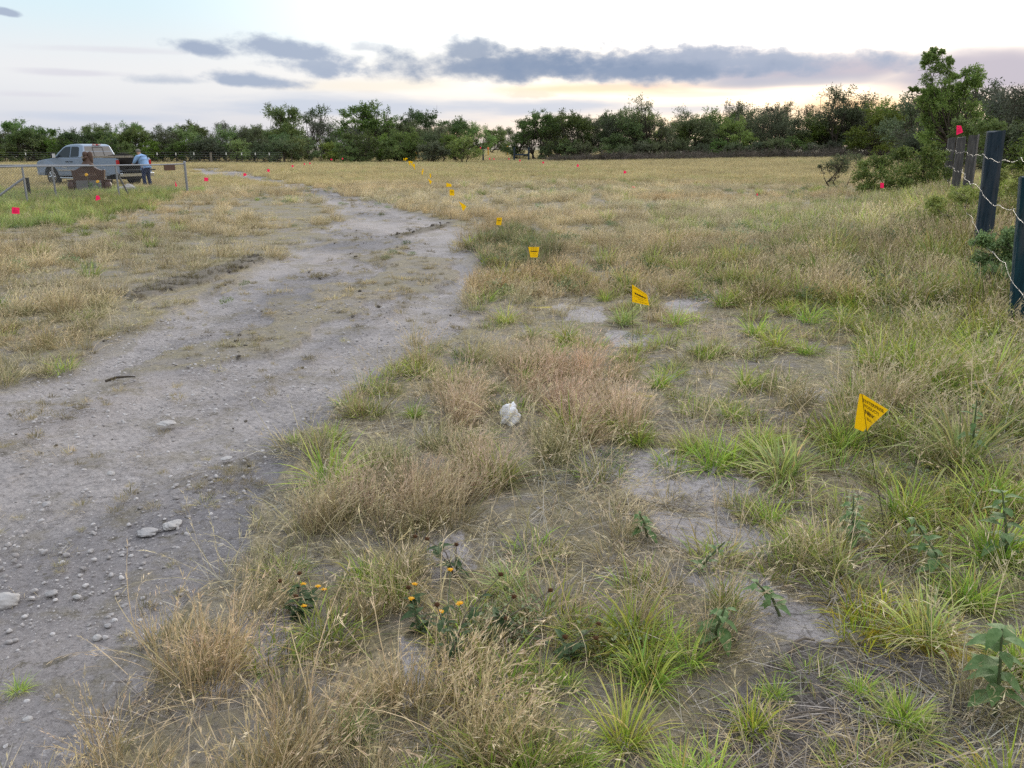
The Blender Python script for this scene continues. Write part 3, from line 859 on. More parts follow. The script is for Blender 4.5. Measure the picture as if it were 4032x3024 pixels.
    for ru, rv, rr in ((1100, 905, 0.24), (1100, 935, 0.22), (1098, 960, 0.20), (1098, 985, 0.16)):
        c = g2(ru, rv); keep &= ~((np.hypot(x - c.x, y - c.y) < rr) & (kind < 3))
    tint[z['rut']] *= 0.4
    tint[z['paint']] = np.where(np.isin(kind, (3, 4, 6))[z['paint']][:, None], np.array([[1.15, 1.05, 0.25]]), tint[z['paint']])
    keep &= ~(z['paint'] & ((kind < 3) | (kind == 5)))
    pts = np.stack([x, y, H(x, y) - 0.005], 1)
    # hand placed tussocks seen in the photo
    for (u, v, w) in TUSSOCKS:
        c = g2(u, v)
        wm = w * 1.8228 / F_PX * (Vector((0, 0, EYE)) - c).length
        for _ in range(2 if w > 120 else 1):
            pts = np.vstack([pts, [[c.x + rng.normal(0, .12) * wm, c.y + rng.normal(0, .12) * wm, c.z - .005]]])
            kind = np.append(kind, 0); sc = np.append(sc, wm / 0.55); keep = np.append(keep, True)
            tint = np.vstack([tint, rng.uniform(0.9, 1.15) * np.array((0.92, 1.04, 0.85))])
    k = keep
    scatter('grass', 'mixed dry and green grass growing over the near ground', 'grass', keys, pts[k], kind[k], sc[k], tint[k], 0.10, 21)
    # ---- middle distance ---------------------------------------------
    x1, y1 = wedge(rng, 9.0, 20.0, 34)
    x2, y2 = wedge(rng, 20.0, 40.0, 15)
    x, y = np.concatenate([x1, x2]), np.concatenate([y1, y2])
    n = len(x); z = zones(x, y)
    f1, f2, f3 = fbm(x * 0.5, y * 0.5, 17), fbm(x * 0.22 + 9, y * 0.3, 18), fbm(x * 1.2, y * 1.2, 19)
    keys = ['mid_straw', 'mid_low', 'mid_green', 'mid_forb']
    W = np.zeros((n, 4))
    W[:, 0] = 0.50 * np.clip(0.8 + 2.2 * f1, 0.15, 1.2)
    W[:, 1] = 0.38
    W[:, 2] = 0.09 * np.clip(0.1 + 2.5 * f2, 0, 1)
    W[:, 3] = 0.14 * np.clip(-0.05 + 2.5 * f3, 0, 1)
    lf = (x < -1.5) & (y < 22); W[lf, 0] *= 0.45; W[lf, 1] = 0.5; W[x < 0.5, 2] *= 0.25
    rs = np.clip(1 - z['fence'] / 7.0, 0, 1)
    W[:, 2] += 0.14 * rs; W[:, 3] += 0.30 * rs * np.clip(0.6 + f3 * 2, 0, 1); W[:, 0] *= 1 - 0.4 * rs
    fz = np.clip(1 - np.abs(z['fence'] - 0.3) / 3.2, 0, 1) * (y < 26) * (x > 1.5)
    W[:, 0] += 0.55 * fz; W[:, 2] += 0.30 * fz; W[:, 3] += 0.5 * fz * np.clip(0.5 + 2.5 * f3, 0, 1)
    gap = np.clip(0.80 + 2.2 * fbm(x * 0.9 + 4, y * 0.9, 71), 0.4, 1.15); W = W * gap[:, None]
    s = z['midg']; W[s] = (0.10, 0.15, 0.55, 0.3)
    s = z['greenl']; W[s] = (0.10, 0.15, 0.75, 0.1)
    s = z['track']; W[s] = (0.0, 0.0, 0.0, 0.006); W[s, 1] = 0.015 + 0.22 * np.clip(3 * fbm(x[s] * 0.8, y[s] * 1.6, 13), 0, 1)
    s = z['strip']; W[s] = (0.0, 0.0, 0.0, 0.02); W[s, 1] = 0.55 * np.clip(0.5 + 2.2 * f3[s], 0.1, 1)
    s = inpoly(x, y, P_RUTC); W[s] = (0, 0.10, 0, 0.01)
    s = z['rut']; W[s] = (0, 0.8, 0, 0)
    tot = W.sum(1)
    keep = rng.uniform(0, 1, n) < tot
    cum = np.cumsum(W / np.maximum(tot, 1e-9)[:, None], 1)
    kind = (rng.uniform(0, 1, n)[:, None] > cum).sum(1).clip(0, 3)
    sc = rng.uniform(0.5, 0.95, n)
    sc = np.where(z['strip'] | z['track'], sc * 0.55, sc)
    sc = sc * (1 + 0.5 * f1) * (1 + 0.9 * fz)
    tint = np.ones((n, 3)) * rng.uniform(0.7, 1.25, (n, 1)) * (1 + 0.7 * f3[:, None]) * (1 + 0.35 * f1[:, None])
    tint[:, 2] *= 1 + 0.5 * f2
    tint *= 1 + 0.10 * sstep(y, 12, 24)[:, None]
    tint[:, 1] *= 1 + 0.22 * f2; tint[:, 0] *= 1 - 0.05 * f2
    tint[kind == 2] *= np.array((0.92, 0.86, 1.15))
    s = z['greenl']; tint[s & (kind == 2)] *= np.array((0.88, 0.94, 1.05))
    s = z['midg']; tint[s & (kind == 2)] *= np.array((0.72, 0.68, 1.05))
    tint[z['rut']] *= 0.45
    tint[z['paint']] = np.array((1.4, 1.3, 0.25))
    pts = np.stack([x, y, H(x, y) - 0.01], 1)
    k = keep
    scatter('field_grass', 'dry straw coloured grass of the field beside the track', 'grass', keys, pts[k], kind[k], sc[k], tint[k], 0.12, 22)
    # ---- far ------------------------------------------------------------
    x1, y1 = wedge(rng, 38.0, 120.0, 4.6, R(40))
    x2, y2 = wedge(rng, 115.0, 290.0, 0.8, R(9))
    x, y = np.concatenate([x1, x2 - 6]), np.concatenate([y1, y2])
    n = len(x); z = zones(x, y)
    f1, f2 = fbm(x * 0.12, y * 0.12, 27), fbm(x * 0.06 + 3, y * 0.09, 28)
    g = np.clip(0.12 + 1.7 * f2 + 0.5 * f1, 0, 1)
    kind = (rng.uniform(0, 1, n) < g).astype(int)
    keep = ~(z['track'] & (rng.uniform(0, 1, n) > 0.05))
    sc = rng.uniform(0.5, 0.9, n) * np.where(y > 110, 1.6, 1)
    tint = np.array([[1.08, 1.10, 0.98]]) * rng.uniform(0.85, 1.15, (n, 1)) * (1 + 0.45 * fbm(x * 0.25, y * 0.25, 29)[:, None])
    pts = np.stack([x, y, H(x, y) - 0.01], 1)
    k = keep
    scatter('far_grass', 'pale dry grass stretching to the far tree line', 'grass', ['far_straw', 'far_green'], pts[k], kind[k], sc[k], tint[k], 0.1, 23)
grow()

def scraps():
    rng = np.random.default_rng(19)
    m = plain('earth_clod', (0.13, 0.115, 0.10), 0.95, 0, 0.4, 3, 0.05)
    kinds = []
    for i in range(5):
        bm = bmesh.new(); bmesh.ops.create_icosphere(bm, subdivisions=2, radius=1)
        for v in bm.verts:
            k = 1 + 1.1 * (vnoise(np.array([v.co.x * 1.9 + i * 7.0 + v.co.z]), np.array([v.co.y * 1.9 + v.co.z * 1.3]), i + 30)[0] - 0.5)
            v.co = Vector((v.co.x * k, v.co.y * k, v.co.z * k * 0.7))
        me = bpy.data.meshes.new('clod_%d' % i); bm.to_mesh(me); bm.free(); me.materials.append(m); kinds.append(me)
    SRC['clod'] = kinds
    X, Y = [], []
    for d0, d1, dn in ((1.3, 6, 240), (6, 14, 120), (14, 40, 24)):
        a, b = wedge(rng, d0, d1, dn, R(38)); X.append(a); Y.append(b)
    x, y = np.concatenate(X), np.concatenate(Y)
    t = mask(x, y, P_TRACK, 0.16, 1.1, 40)
    rut = mask(x, y, P_RUT, 0.02, 1.0, 85) | mask(x, y, P_RUT2, 0.02, 1.0, 87)
    c = np.clip(0.30 + 2.6 * fbm(x * 1.3, y * 1.3, 111), 0, 1) ** 1.5 * np.clip(0.5 + 2 * fbm(x * 5, y * 5, 112), 0, 1) * 1.6
    p = np.where(rut, 1.0, np.where(t, c * (1 - 0.8 * wheel_at(x, y)), 0))
    k = rng.uniform(0, 1, len(x)) < p
    x, y, rut = x[k], y[k], rut[k]
    n = len(x); d = np.hypot(x, y)
    u = rng.uniform(0, 1, n)
    kind = np.where(u < 0.55, 0, np.where(u < 0.85, 1, 2)); kind = np.where(rut & (u > 0.35), 2, kind)
    sc = np.where(kind == 0, rng.uniform(0.14, 0.42, n), np.where(kind == 1, rng.uniform(0.15, 0.4, n), (0.004 + 0.012 * rng.uniform(0, 1, n) ** 3))) * (1 + d / 18)
    sc = np.where(rut & (kind == 2), rng.uniform(0.008, 0.03, n), sc)
    tint = np.ones((n, 3)) * rng.uniform(0.35, 0.95, (n, 1)) * np.array((1.0, 0.97, 0.92))
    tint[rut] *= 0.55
    z = H(x, y) + np.where(rut, 0.025, 0.0)
    scatter('track_litter', 'scraps of dead weeds and earth clods strewn over the dirt track', 'plant litter', ['tuft', 'litter', 'clod'], np.stack([x, y, z], 1), kind, sc, tint, 0.15, 33)
scraps()

# gravel on the track
def gravel():
    rng = np.random.default_rng(9)
    kinds = []
    m = NT('gravel_stone')
    r = m.n('ShaderNodeObjectInfo').outputs['Random']
    c = m.mix(m.rng(r, 0, 1), (0.22, 0.21, 0.215), (0.66, 0.64, 0.65))
    c = m.mix(m.noise(m.pos(obj=True), 2.0, 4), c, (0.36, 0.33, 0.32))
    m.principled(c, 0.9, 0, 0.2)
    for i in range(6):
        bm = bmesh.new(); bmesh.ops.create_icosphere(bm, subdivisions=2, radius=1)
        for v in bm.verts:
            k = 1 + 0.5 * (vnoise(np.array([v.co.x * 1.6 + i * 7.0 + v.co.z]), np.array([v.co.y * 1.6 + v.co.z * 1.3]), i)[0] - 0.5)
            v.co = Vector((v.co.x * k, v.co.y * k * 0.8, v.co.z * k * 0.55))
        me = bpy.data.meshes.new('gravel_%d' % i); bm.to_mesh(me); bm.free(); me.materials.append(m.m)
        kinds.append(me)
    SRC['gravel'] = kinds
    x, y = wedge(rng, 1.2, 9.0, 1300)
    t = mask(x, y, P_TRACK, 0.16, 1.1, 40)
    cl = vnoise(x * 1.1, y * 1.1, 77) * vnoise(x * 3.1, y * 3.1, 78)
    keep = (t & (rng.uniform(0, 1, len(x)) < 0.10 + 1.3 * cl ** 1.3)) | ((~t) & (rng.uniform(0, 1, len(x)) < 0.02))
    x, y = x[keep], y[keep]
    n = len(x)
    sc = 0.0022 + 0.012 * rng.uniform(0, 1, n) ** 7 + 0.0012 * np.hypot(x, y) / 9
    scatter('gravel', 'loose pale caliche gravel strewn over the track', 'gravel', ['gravel'], np.stack([x, y, H(x, y) + sc * 0.15 - 0.004], 1), np.zeros(n, int), sc, np.ones((n, 3)), 0.2, 31)
gravel()

# ------------------------------------------------------------------ trees and brush
M_BARK = plain('mesquite_bark', (0.075, 0.062, 0.05), 0.9, 0, 0.35, 6, 0.1, 0.5)
M_TWIG = plain('dry_twigs', (0.15, 0.125, 0.105), 0.9, 0, 0.3, 5, 0.1)
TREE_PAL = [(0.095, 0.155, 0.04), (0.115, 0.18, 0.045), (0.075, 0.13, 0.04), (0.145, 0.205, 0.055), (0.10, 0.14, 0.05)]
DRAB_PAL = [(0.105, 0.135, 0.065), (0.13, 0.16, 0.08), (0.09, 0.12, 0.058), (0.145, 0.165, 0.085)]
LIME_PAL = [(0.15, 0.23, 0.04), (0.18, 0.265, 0.05), (0.12, 0.195, 0.04), (0.21, 0.27, 0.065)]
ASH_PAL = [(0.11, 0.125, 0.085), (0.14, 0.15, 0.105), (0.09, 0.10, 0.07)]

def leaves(rng, lobes, leaf, pal, aspect=0.42):
    """leaf sized faces spread through lobes (x, y, z, rx, rz, count)"""
    Vs, Cs = [], []
    pal = np.asarray(pal)
    for (x, y, z, rx, rz, n) in lobes:
        n = int(n)
        d = rng.normal(0, 1, (n, 3)); d /= np.linalg.norm(d, axis=1)[:, None]
        # sprays: leaves gather along a few random directions in the lobe
        sp = rng.normal(0, 1, (14, 3)); sp[:, 2] = sp[:, 2] * 0.8 + 0.35; sp /= np.linalg.norm(sp, axis=1)[:, None]
        k = rng.integers(0, 14, n)
        t = rng.uniform(0.15, 1.15, n) ** 0.8
        p = sp[k] * t[:, None] * 0.95 + d * (rng.uniform(0, 1, n) ** 0.6 * 0.38)[:, None]
        p = p * np.array((rx, rx, rz)) + np.array((x, y, z))
        keep = p[:, 2] > 0.05
        p, d = p[keep], d[keep]; n = len(p)
        a = sp[k[keep]] + rng.normal(0, 0.75, (n, 3)); a /= np.linalg.norm(a, axis=1)[:, None]
        s = np.cross(a, rng.normal(0, 1, (n, 3))); s /= np.linalg.norm(s, axis=1)[:, None] + 1e-9
        l = rng.uniform(0.6, 1.4, n)[:, None] * leaf
        Vs.append(np.stack([p - a * l * .5, p + s * l * aspect * .5, p + a * l * .5, p - s * l * aspect * .5], 1).reshape(-1, 3))
        base = pal[rng.integers(0, len(pal), n)] * rng.uniform(0.75, 1.3, (n, 1)) * rng.uniform(0.82, 1.18)
        Cs.append(np.repeat(base, 4, axis=0))
    V, C = np.vstack(Vs), np.vstack(Cs)
    return V, np.arange(len(V)).reshape(-1, 4), C

def limb_path(rng, a, b, k=5, wob=0.12):
    a, b = Vector(a), Vector(b)
    L = (b - a).length
    pts = []
    mid = Vector((a.x * 0.35 + b.x * 0.65, a.y * 0.35 + b.y * 0.65, a.z + (b.z - a.z) * 0.42))
    for i in range(k + 1):
        t = i / k
        p = a * (1 - t) ** 2 + mid * 2 * t * (1 - t) + b * t * t
        if 0 < i < k:
            p += Vector(rng.normal(0, wob * L * 0.25, 3))
        pts.append(p)
    return pts

def tree_meshes(seed, lobes, leaf, pal, trunk_r=0.16, stems=2, twigs=5, split=0.7, bark=None, twig_r=0.012, lm=None):
    rng = np.random.default_rng(seed)
    mb = MB()
    roots = []
    for s in range(stems):
        a = rng.uniform(0, 6.28)
        foot = Vector((math.cos(a) * 0.25 * (stems > 1), math.sin(a) * 0.25 * (stems > 1), -0.1))
        fork = Vector((foot.x * 3 + rng.normal(0, 0.15), foot.y * 3 + rng.normal(0, 0.15), split * rng.uniform(0.7, 1.3)))
        pts = limb_path(rng, foot, fork, 4, 0.15)
        r = trunk_r * rng.uniform(0.75, 1.1)
        mb.tube(pts, [r * 1.25, r, r * 0.9, r * 0.85, r * 0.8], 7)
        roots.append((fork, r * 0.8))
    for (x, y, z, rx, rz, n) in lobes:
        f, r = min(roots, key=lambda q: (q[0] - Vector((x, y, z))).length + rng.uniform(0, 0.6))
        if z < f.z + 0.1:
            f, r = Vector((f.x, f.y, max(0.05, z * 0.4))), r * 0.6
        pts = limb_path(rng, f, (x, y, z), 5, 0.16)
        r0 = r * rng.uniform(0.4, 0.7)
        mb.tube(pts, [r0, r0 * .8, r0 * .62, r0 * .48, r0 * .36, r0 * .22], 5)
        for _ in range(twigs):
            d = Vector(rng.normal(0, 1, 3)); d.z = d.z * 0.7 + 0.35
            s = Vector(pts[rng.integers(3, 6)])
            e = s + Vector((d.x * rx, d.y * rx, d.z * rz)) * rng.uniform(0.45, 0.9)
            q = s.lerp(e, 0.5) + Vector(rng.normal(0, 0.08, 3))
            mb.tube([s, q, e], [twig_r * 1.6, twig_r, twig_r * 0.5], 4, False)
    me = bpy.data.meshes.new('trunk')
    me.from_pydata(mb.v, [], mb.f); me.materials.append(bark or M_BARK)
    for p in me.polygons: p.use_smooth = True
    cr = bmesh_np('crown', [leaves(rng, lobes, leaf, pal)], lm or M_LEAF)
    return me, cr

def round_lobes(seed, h, w, n, cnt, low=0.28, r=0.22, wisp=5, vert=1.0):
    """lobes of a spreading uneven crown"""
    g = np.random.default_rng(seed)
    out = []
    for i in range(n):
        a = g.uniform(0, 6.283); q = math.sqrt(g.uniform(0, 1))
        t = g.uniform(0, 1)
        z = h * (low + (1 - low - r * 0.8) * t)
        ww = w * 0.5 * (0.55 + 0.5 * math.sin(math.pi * min(1, 0.2 + 0.75 * t))) * (1 - 0.25 * t)
        rr = h * r * g.uniform(0.7, 1.25)
        out.append((q * ww * math.cos(a), q * ww * math.sin(a), z, rr, rr * 0.72 * vert, cnt * g.uniform(0.7, 1.3)))
    for i in range(wisp):
        a = g.uniform(0, 6.283); q = g.uniform(0.2, 0.85)
        rr = h * r * g.uniform(0.35, 0.6)
        out.append((q * w * .45 * math.cos(a), q * w * .45 * math.sin(a), h * g.uniform(0.72, 0.97), rr, rr * 1.3, cnt * 0.16))
    return out

TREE = {}
for i in range(4):
    TREE['round', i] = tree_meshes(200 + i, round_lobes(300 + i, 5.2, 5.4, 20, 560, 0.40, 0.16, 9), 0.16, TREE_PAL, 0.16, 2 + i % 2)
for i in range(3):
    TREE['dense', i] = tree_meshes(220 + i, round_lobes(320 + i, 4.4, 5.6, 24, 480, 0.14, 0.19, 12), 0.16, [TREE_PAL, LIME_PAL, TREE_PAL][i], 0.12, 3)
for i in range(3):
    TREE['drab', i] = tree_meshes(240 + i, round_lobes(340 + i, 4.6, 5.0, 22, 430, 0.16, 0.18, 16, 1.2), 0.15, [DRAB_PAL, DRAB_PAL, ASH_PAL][i], 0.11, 3)
for i in range(2):
    TREE['sparse', i] = tree_meshes(260 + i, round_lobes(360 + i, 5.6, 4.0, 13, 210, 0.45, 0.14, 12, 1.1), 0.15, [TREE_PAL, DRAB_PAL][i], 0.13, 2, 7, 1.3)
for i in range(3):
    TREE['shrub', i] = tree_meshes(280 + i, round_lobes(380 + i, 2.3, 3.8, 18, 330, 0.12, 0.24, 8), 0.13, [DRAB_PAL, TREE_PAL, LIME_PAL][i], 0.05, 4, 6, 0.3)
for i in range(2):
    TREE['feather', i] = tree_meshes(290 + i, round_lobes(390 + i, 5.0, 4.4, 18, 330, 0.25, 0.15, 22, 1.5), 0.13, [DRAB_PAL, ASH_PAL][i], 0.10, 3, 6)

def brush_mesh(seed, n, w, h, lf):
    rng = np.random.default_rng(seed)
    mb = MB()
    for _ in range(n):
        a = rng.uniform(0, 6.28); q = rng.uniform(0, 1) ** 0.6
        s = Vector((math.cos(a) * q * w * .5, math.sin(a) * q * w * .5, rng.uniform(0, h * 0.5)))
        d = Vector((rng.normal(0, 1), rng.normal(0, 1), rng.normal(0.5, 0.5))).normalized()
        l = rng.uniform(0.4, 1.3)
        e = s + d * l; e.z = max(0.03, min(e.z, h * 1.15))
        m = s.lerp(e, 0.5) + Vector(rng.normal(0, 0.10, 3)); m.z = max(0.03, m.z)
        r = rng.uniform(0.006, 0.02)
        mb.tube([s, m, e], [r, r * .8, r * .4], 4, False)
    me = bpy.data.meshes.new('branches'); me.from_pydata(mb.v, [], mb.f); me.materials.append(M_TWIG)
    lob = [(rng.normal(0, w * .2), rng.normal(0, w * .2), h * rng.uniform(.2, .6), w * .25, h * .35, lf) for _ in range(6)]
    return me, bmesh_np('dry_leaves', [leaves(rng, lob, 0.10, [(0.085, 0.07, 0.055), (0.11, 0.09, 0.065), (0.07, 0.075, 0.045)])], M_LEAF)
BRUSH = [brush_mesh(500 + i, 230, 3.6, 1.0, 260) for i in range(3)]

def place_tree(kind, i, u, d, h, label, group=None, name='mesquite_tree', cat='tree', wide=1.0, base_h=None):
    tm, cm = TREE[kind, i]
    X = (u * 1.8228 - CX) / F_PX * d / 1.04         # along the line of sight, near enough for a level view
    full = {'round': 5.2, 'dense': 4.4, 'drab': 4.6, 'sparse': 5.6, 'shrub': 2.3, 'feather': 5.0}[kind]
    k = h / full
    t = thing(name, label, cat, (X, d, float(H(X, d))), rnd.uniform(0, 6.28), group)
    t.scale = (k * wide, k * wide, k)
    a = link('trunk' if cat == 'tree' else 'stems', tm, t); b = link('crown' if cat == 'tree' else 'foliage', cm, t)
    return t

def treeline():
    G1 = 'mesquites in the thicket behind the pickup'
    L1 = 'bushy green mesquite in the dense thicket behind the pickup and its wire fence'
    # left thicket, front and back rows
    u = -150
    while u < 1010:
        k = rnd.choice(['dense', 'dense', 'round', 'drab'])
        place_tree(k, rnd.randrange(3), u, rnd.uniform(84, 92), rnd.uniform(2.5, 3.5), L1, G1, wide=1.05)
        u += rnd.uniform(42, 62)
    u = -130
    while u < 1010:
        k = rnd.choice(['dense', 'round', 'feather', 'sparse'])
        place_tree(k, rnd.randrange(2), u, rnd.uniform(95, 104), rnd.uniform(3.2, 4.7), L1, G1)
        u += rnd.uniform(50, 75)
    u = -140
    while u < 1000:
        place_tree('shrub', rnd.choice([0, 1, 2, 2]), u, rnd.uniform(81, 85), rnd.uniform(1.6, 2.6), 'low leafy shrub filling the foot of the thicket behind the wire fence', 'shrubs at the foot of the left thicket', 'shrub', 'shrub')
        u += rnd.uniform(40, 60)
    # the named trees of the middle clump
    place_tree('round', 0, 612, 103, 6.4, 'tall dark mesquite with a round crown just right of the metal fence corner post', 'mesquites of the middle clump', wide=0.88)
    place_tree('sparse', 0, 690, 104, 6.3, 'thin crowned mesquite with two slender leaning trunks', 'mesquites of the middle clump', wide=1.0)
    place_tree('round', 1, 790, 104, 6.7, 'broadest and tallest mesquite of the middle clump behind the blue fence brace', 'mesquites of the middle clump', wide=1.05)
    place_tree('round', 2, 905, 106, 6.0, 'forked mesquite with a dark bent trunk beside the orange marker', 'mesquites of the middle clump', wide=0.98)
    place_tree('dense', 0, 975, 118, 5.4, 'lower rounded mesquite at the right end of the middle clump', 'mesquites of the middle clump', wide=1.0)
    place_tree('dense', 1, 1030, 150, 5.4, 'small bright green tree farther back near the gap in the tree line')
    place_tree('dense', 2, 1066, 190, 5.6, 'distant low tree left of the lone utility pole')
    place_tree('drab', 0, 1090, 215, 6.0, 'distant hazy tree directly below the lone utility pole')
    for u_, d_, h_ in ((640, 112, 4.4), (740, 114, 4.6), (830, 113, 4.8), (860, 116, 5.0), (940, 122, 4.6), (560, 108, 4.6)):
        place_tree('dense', rnd.randrange(3), u_, d_ + 8, h_ * 0.92, 'bushy mesquite filling the back of the middle clump', 'back row of the middle clump')
    for u_, d_ in ((560, 112), (655, 118), (735, 118), (850, 118), (960, 120), (1000, 140)):
        place_tree('shrub', rnd.randrange(3), u_, d_, rnd.uniform(1.3, 1.9), 'low shrub under the mesquites of the middle clump', 'shrubs under the middle clump', 'shrub', 'shrub')
    # right hand scrub
    place_tree('round', 3, 1160, 101, 5.7, 'rounded dark mesquite standing over the blue brace right of the gap', None, wide=0.9)
    place_tree('dense', 0, 1125, 104, 3.6, 'lower mesquite lobe leaning left over the blue brace at the gap')
    place_tree('sparse', 1, 1385, 100, 7.0, 'tall open mesquite with sky showing through, rising above the right scrub', None, wide=0.85)
    place_tree('sparse', 0, 1345, 104, 6.0, 'second open crowned mesquite just left of the tallest one in the right scrub', None, wide=0.8)
    place_tree('feather', 0, 1585, 112, 6.6, 'pale feathery tree rising above the middle of the right scrub')
    place_tree('feather', 1, 1660, 112, 6.0, 'thin grey green tree beside the pale feathery one', None)
    place_tree('feather', 0, 1815, 100, 7.6, 'broad feathery tree outlined against the orange glow', None, wide=1.15)
    place_tree('dense', 1, 1905, 90, 5.2, 'darkest rounded tree in the right scrub, left of the tall near tree', None)
    G2 = 'scrub trees along the right field edge'
    u = 1195
    while u < 2000:
        k = rnd.choice(['drab', 'drab', 'dense', 'feather'])
        place_tree(k, rnd.randrange(2), u, rnd.uniform(98, 106), rnd.uniform(4.2, 5.4), 'grey green scrub tree in the long thicket edging the right field', G2, wide=1.0)
        u += rnd.uniform(34, 48)
    u = 1200
    while u < 1950:
        k = rnd.choice(['feather', 'dense', 'sparse'])
        place_tree(k, rnd.randrange(2), u, rnd.uniform(110, 118), rnd.uniform(5.0, 6.2) + 0.0008 * (u - 1200), 'grey green scrub tree in the long thicket edging the right field', G2)
        u += rnd.uniform(55, 80)
    u = 1190
    while u < 1960:
        place_tree('shrub', rnd.choice([0, 0, 1]), u, rnd.uniform(94, 98), rnd.uniform(1.5, 2.5), 'low drab shrub along the foot of the right hand thicket', 'shrubs at the foot of the right thicket', 'shrub', 'shrub', 1.0)
        u += rnd.uniform(30, 46)
    u = 1215
    while u < 1980:
        X, d = (u * 1.8228 - CX) / F_PX * 92 / 1.04, rnd.uniform(90, 94)
        b, l = BRUSH[rnd.randrange(3)]
        t = thing('brush_pile', 'heap of cleared dry brush along the foot of the right hand thicket', 'brush pile', (X, d, float(H(X, d))), rnd.uniform(0, 6.28), 'brush piles along the right thicket')
        t.scale = (1.2, 1.2, rnd.uniform(0.7, 1.25))
        link('branches', b, t); link('dry_leaves', l, t)
        u += rnd.uniform(34, 52)
    # behind the barbed wire fence at the right
    G3 = 'trees behind the wooden fence posts'
    for (k, i, u_, d_, h_, w_) in (('drab', 0, 1975, 78, 5.6, 1), ('drab', 2, 2030, 66, 5.4, 1), ('drab', 1, 2095, 58, 5.2, 1), ('dense', 0, 2150, 54, 4.3, 1), ('drab', 2, 2190, 50, 4.4, 1), ('feather', 1, 2215, 42, 4.0, 0.9), ('drab', 0, 2260, 46, 4.2, 1), ('drab', 1, 2320, 44, 5.6, 1), ('dense', 1, 2400, 44, 5.4, 1), ('drab', 0, 2480, 46, 5.4, 1)):
        place_tree(k, i, u_, d_, h_, 'drab scrub tree in the thicket behind the wooden fence posts', G3, wide=w_)
    for u_, d_ in ((1990, 60), (2060, 50), (2110, 46), (2160, 42), (2200, 40), (2250, 36), (2310, 36), (2380, 36)):
        place_tree('shrub', rnd.randrange(2), u_, d_, rnd.uniform(1.8, 2.6), 'leafy shrub in the thicket behind the wooden fence posts', 'shrubs behind the wooden fence posts', 'shrub', 'shrub')
treeline()

def lobes_px(lst, Y, ox, oy, k, base, cnt, depth=0.8, shrink=1.0):
    """photo crop lobes (x, y, r) -> lobes relative to base"""
    out = []
    for (x, y, r, *m) in lst:
        p = at(ox + x / k, oy + y / k, Y) - base
        rr = r / k * Y / F_PX
        rr *= shrink
        out.append((p.x, rnd.uniform(-depth, depth) * rr * 2, p.z, rr, rr * 0.95, cnt * (m[0] if m else 1) * max(0.35, rr)))
    return out

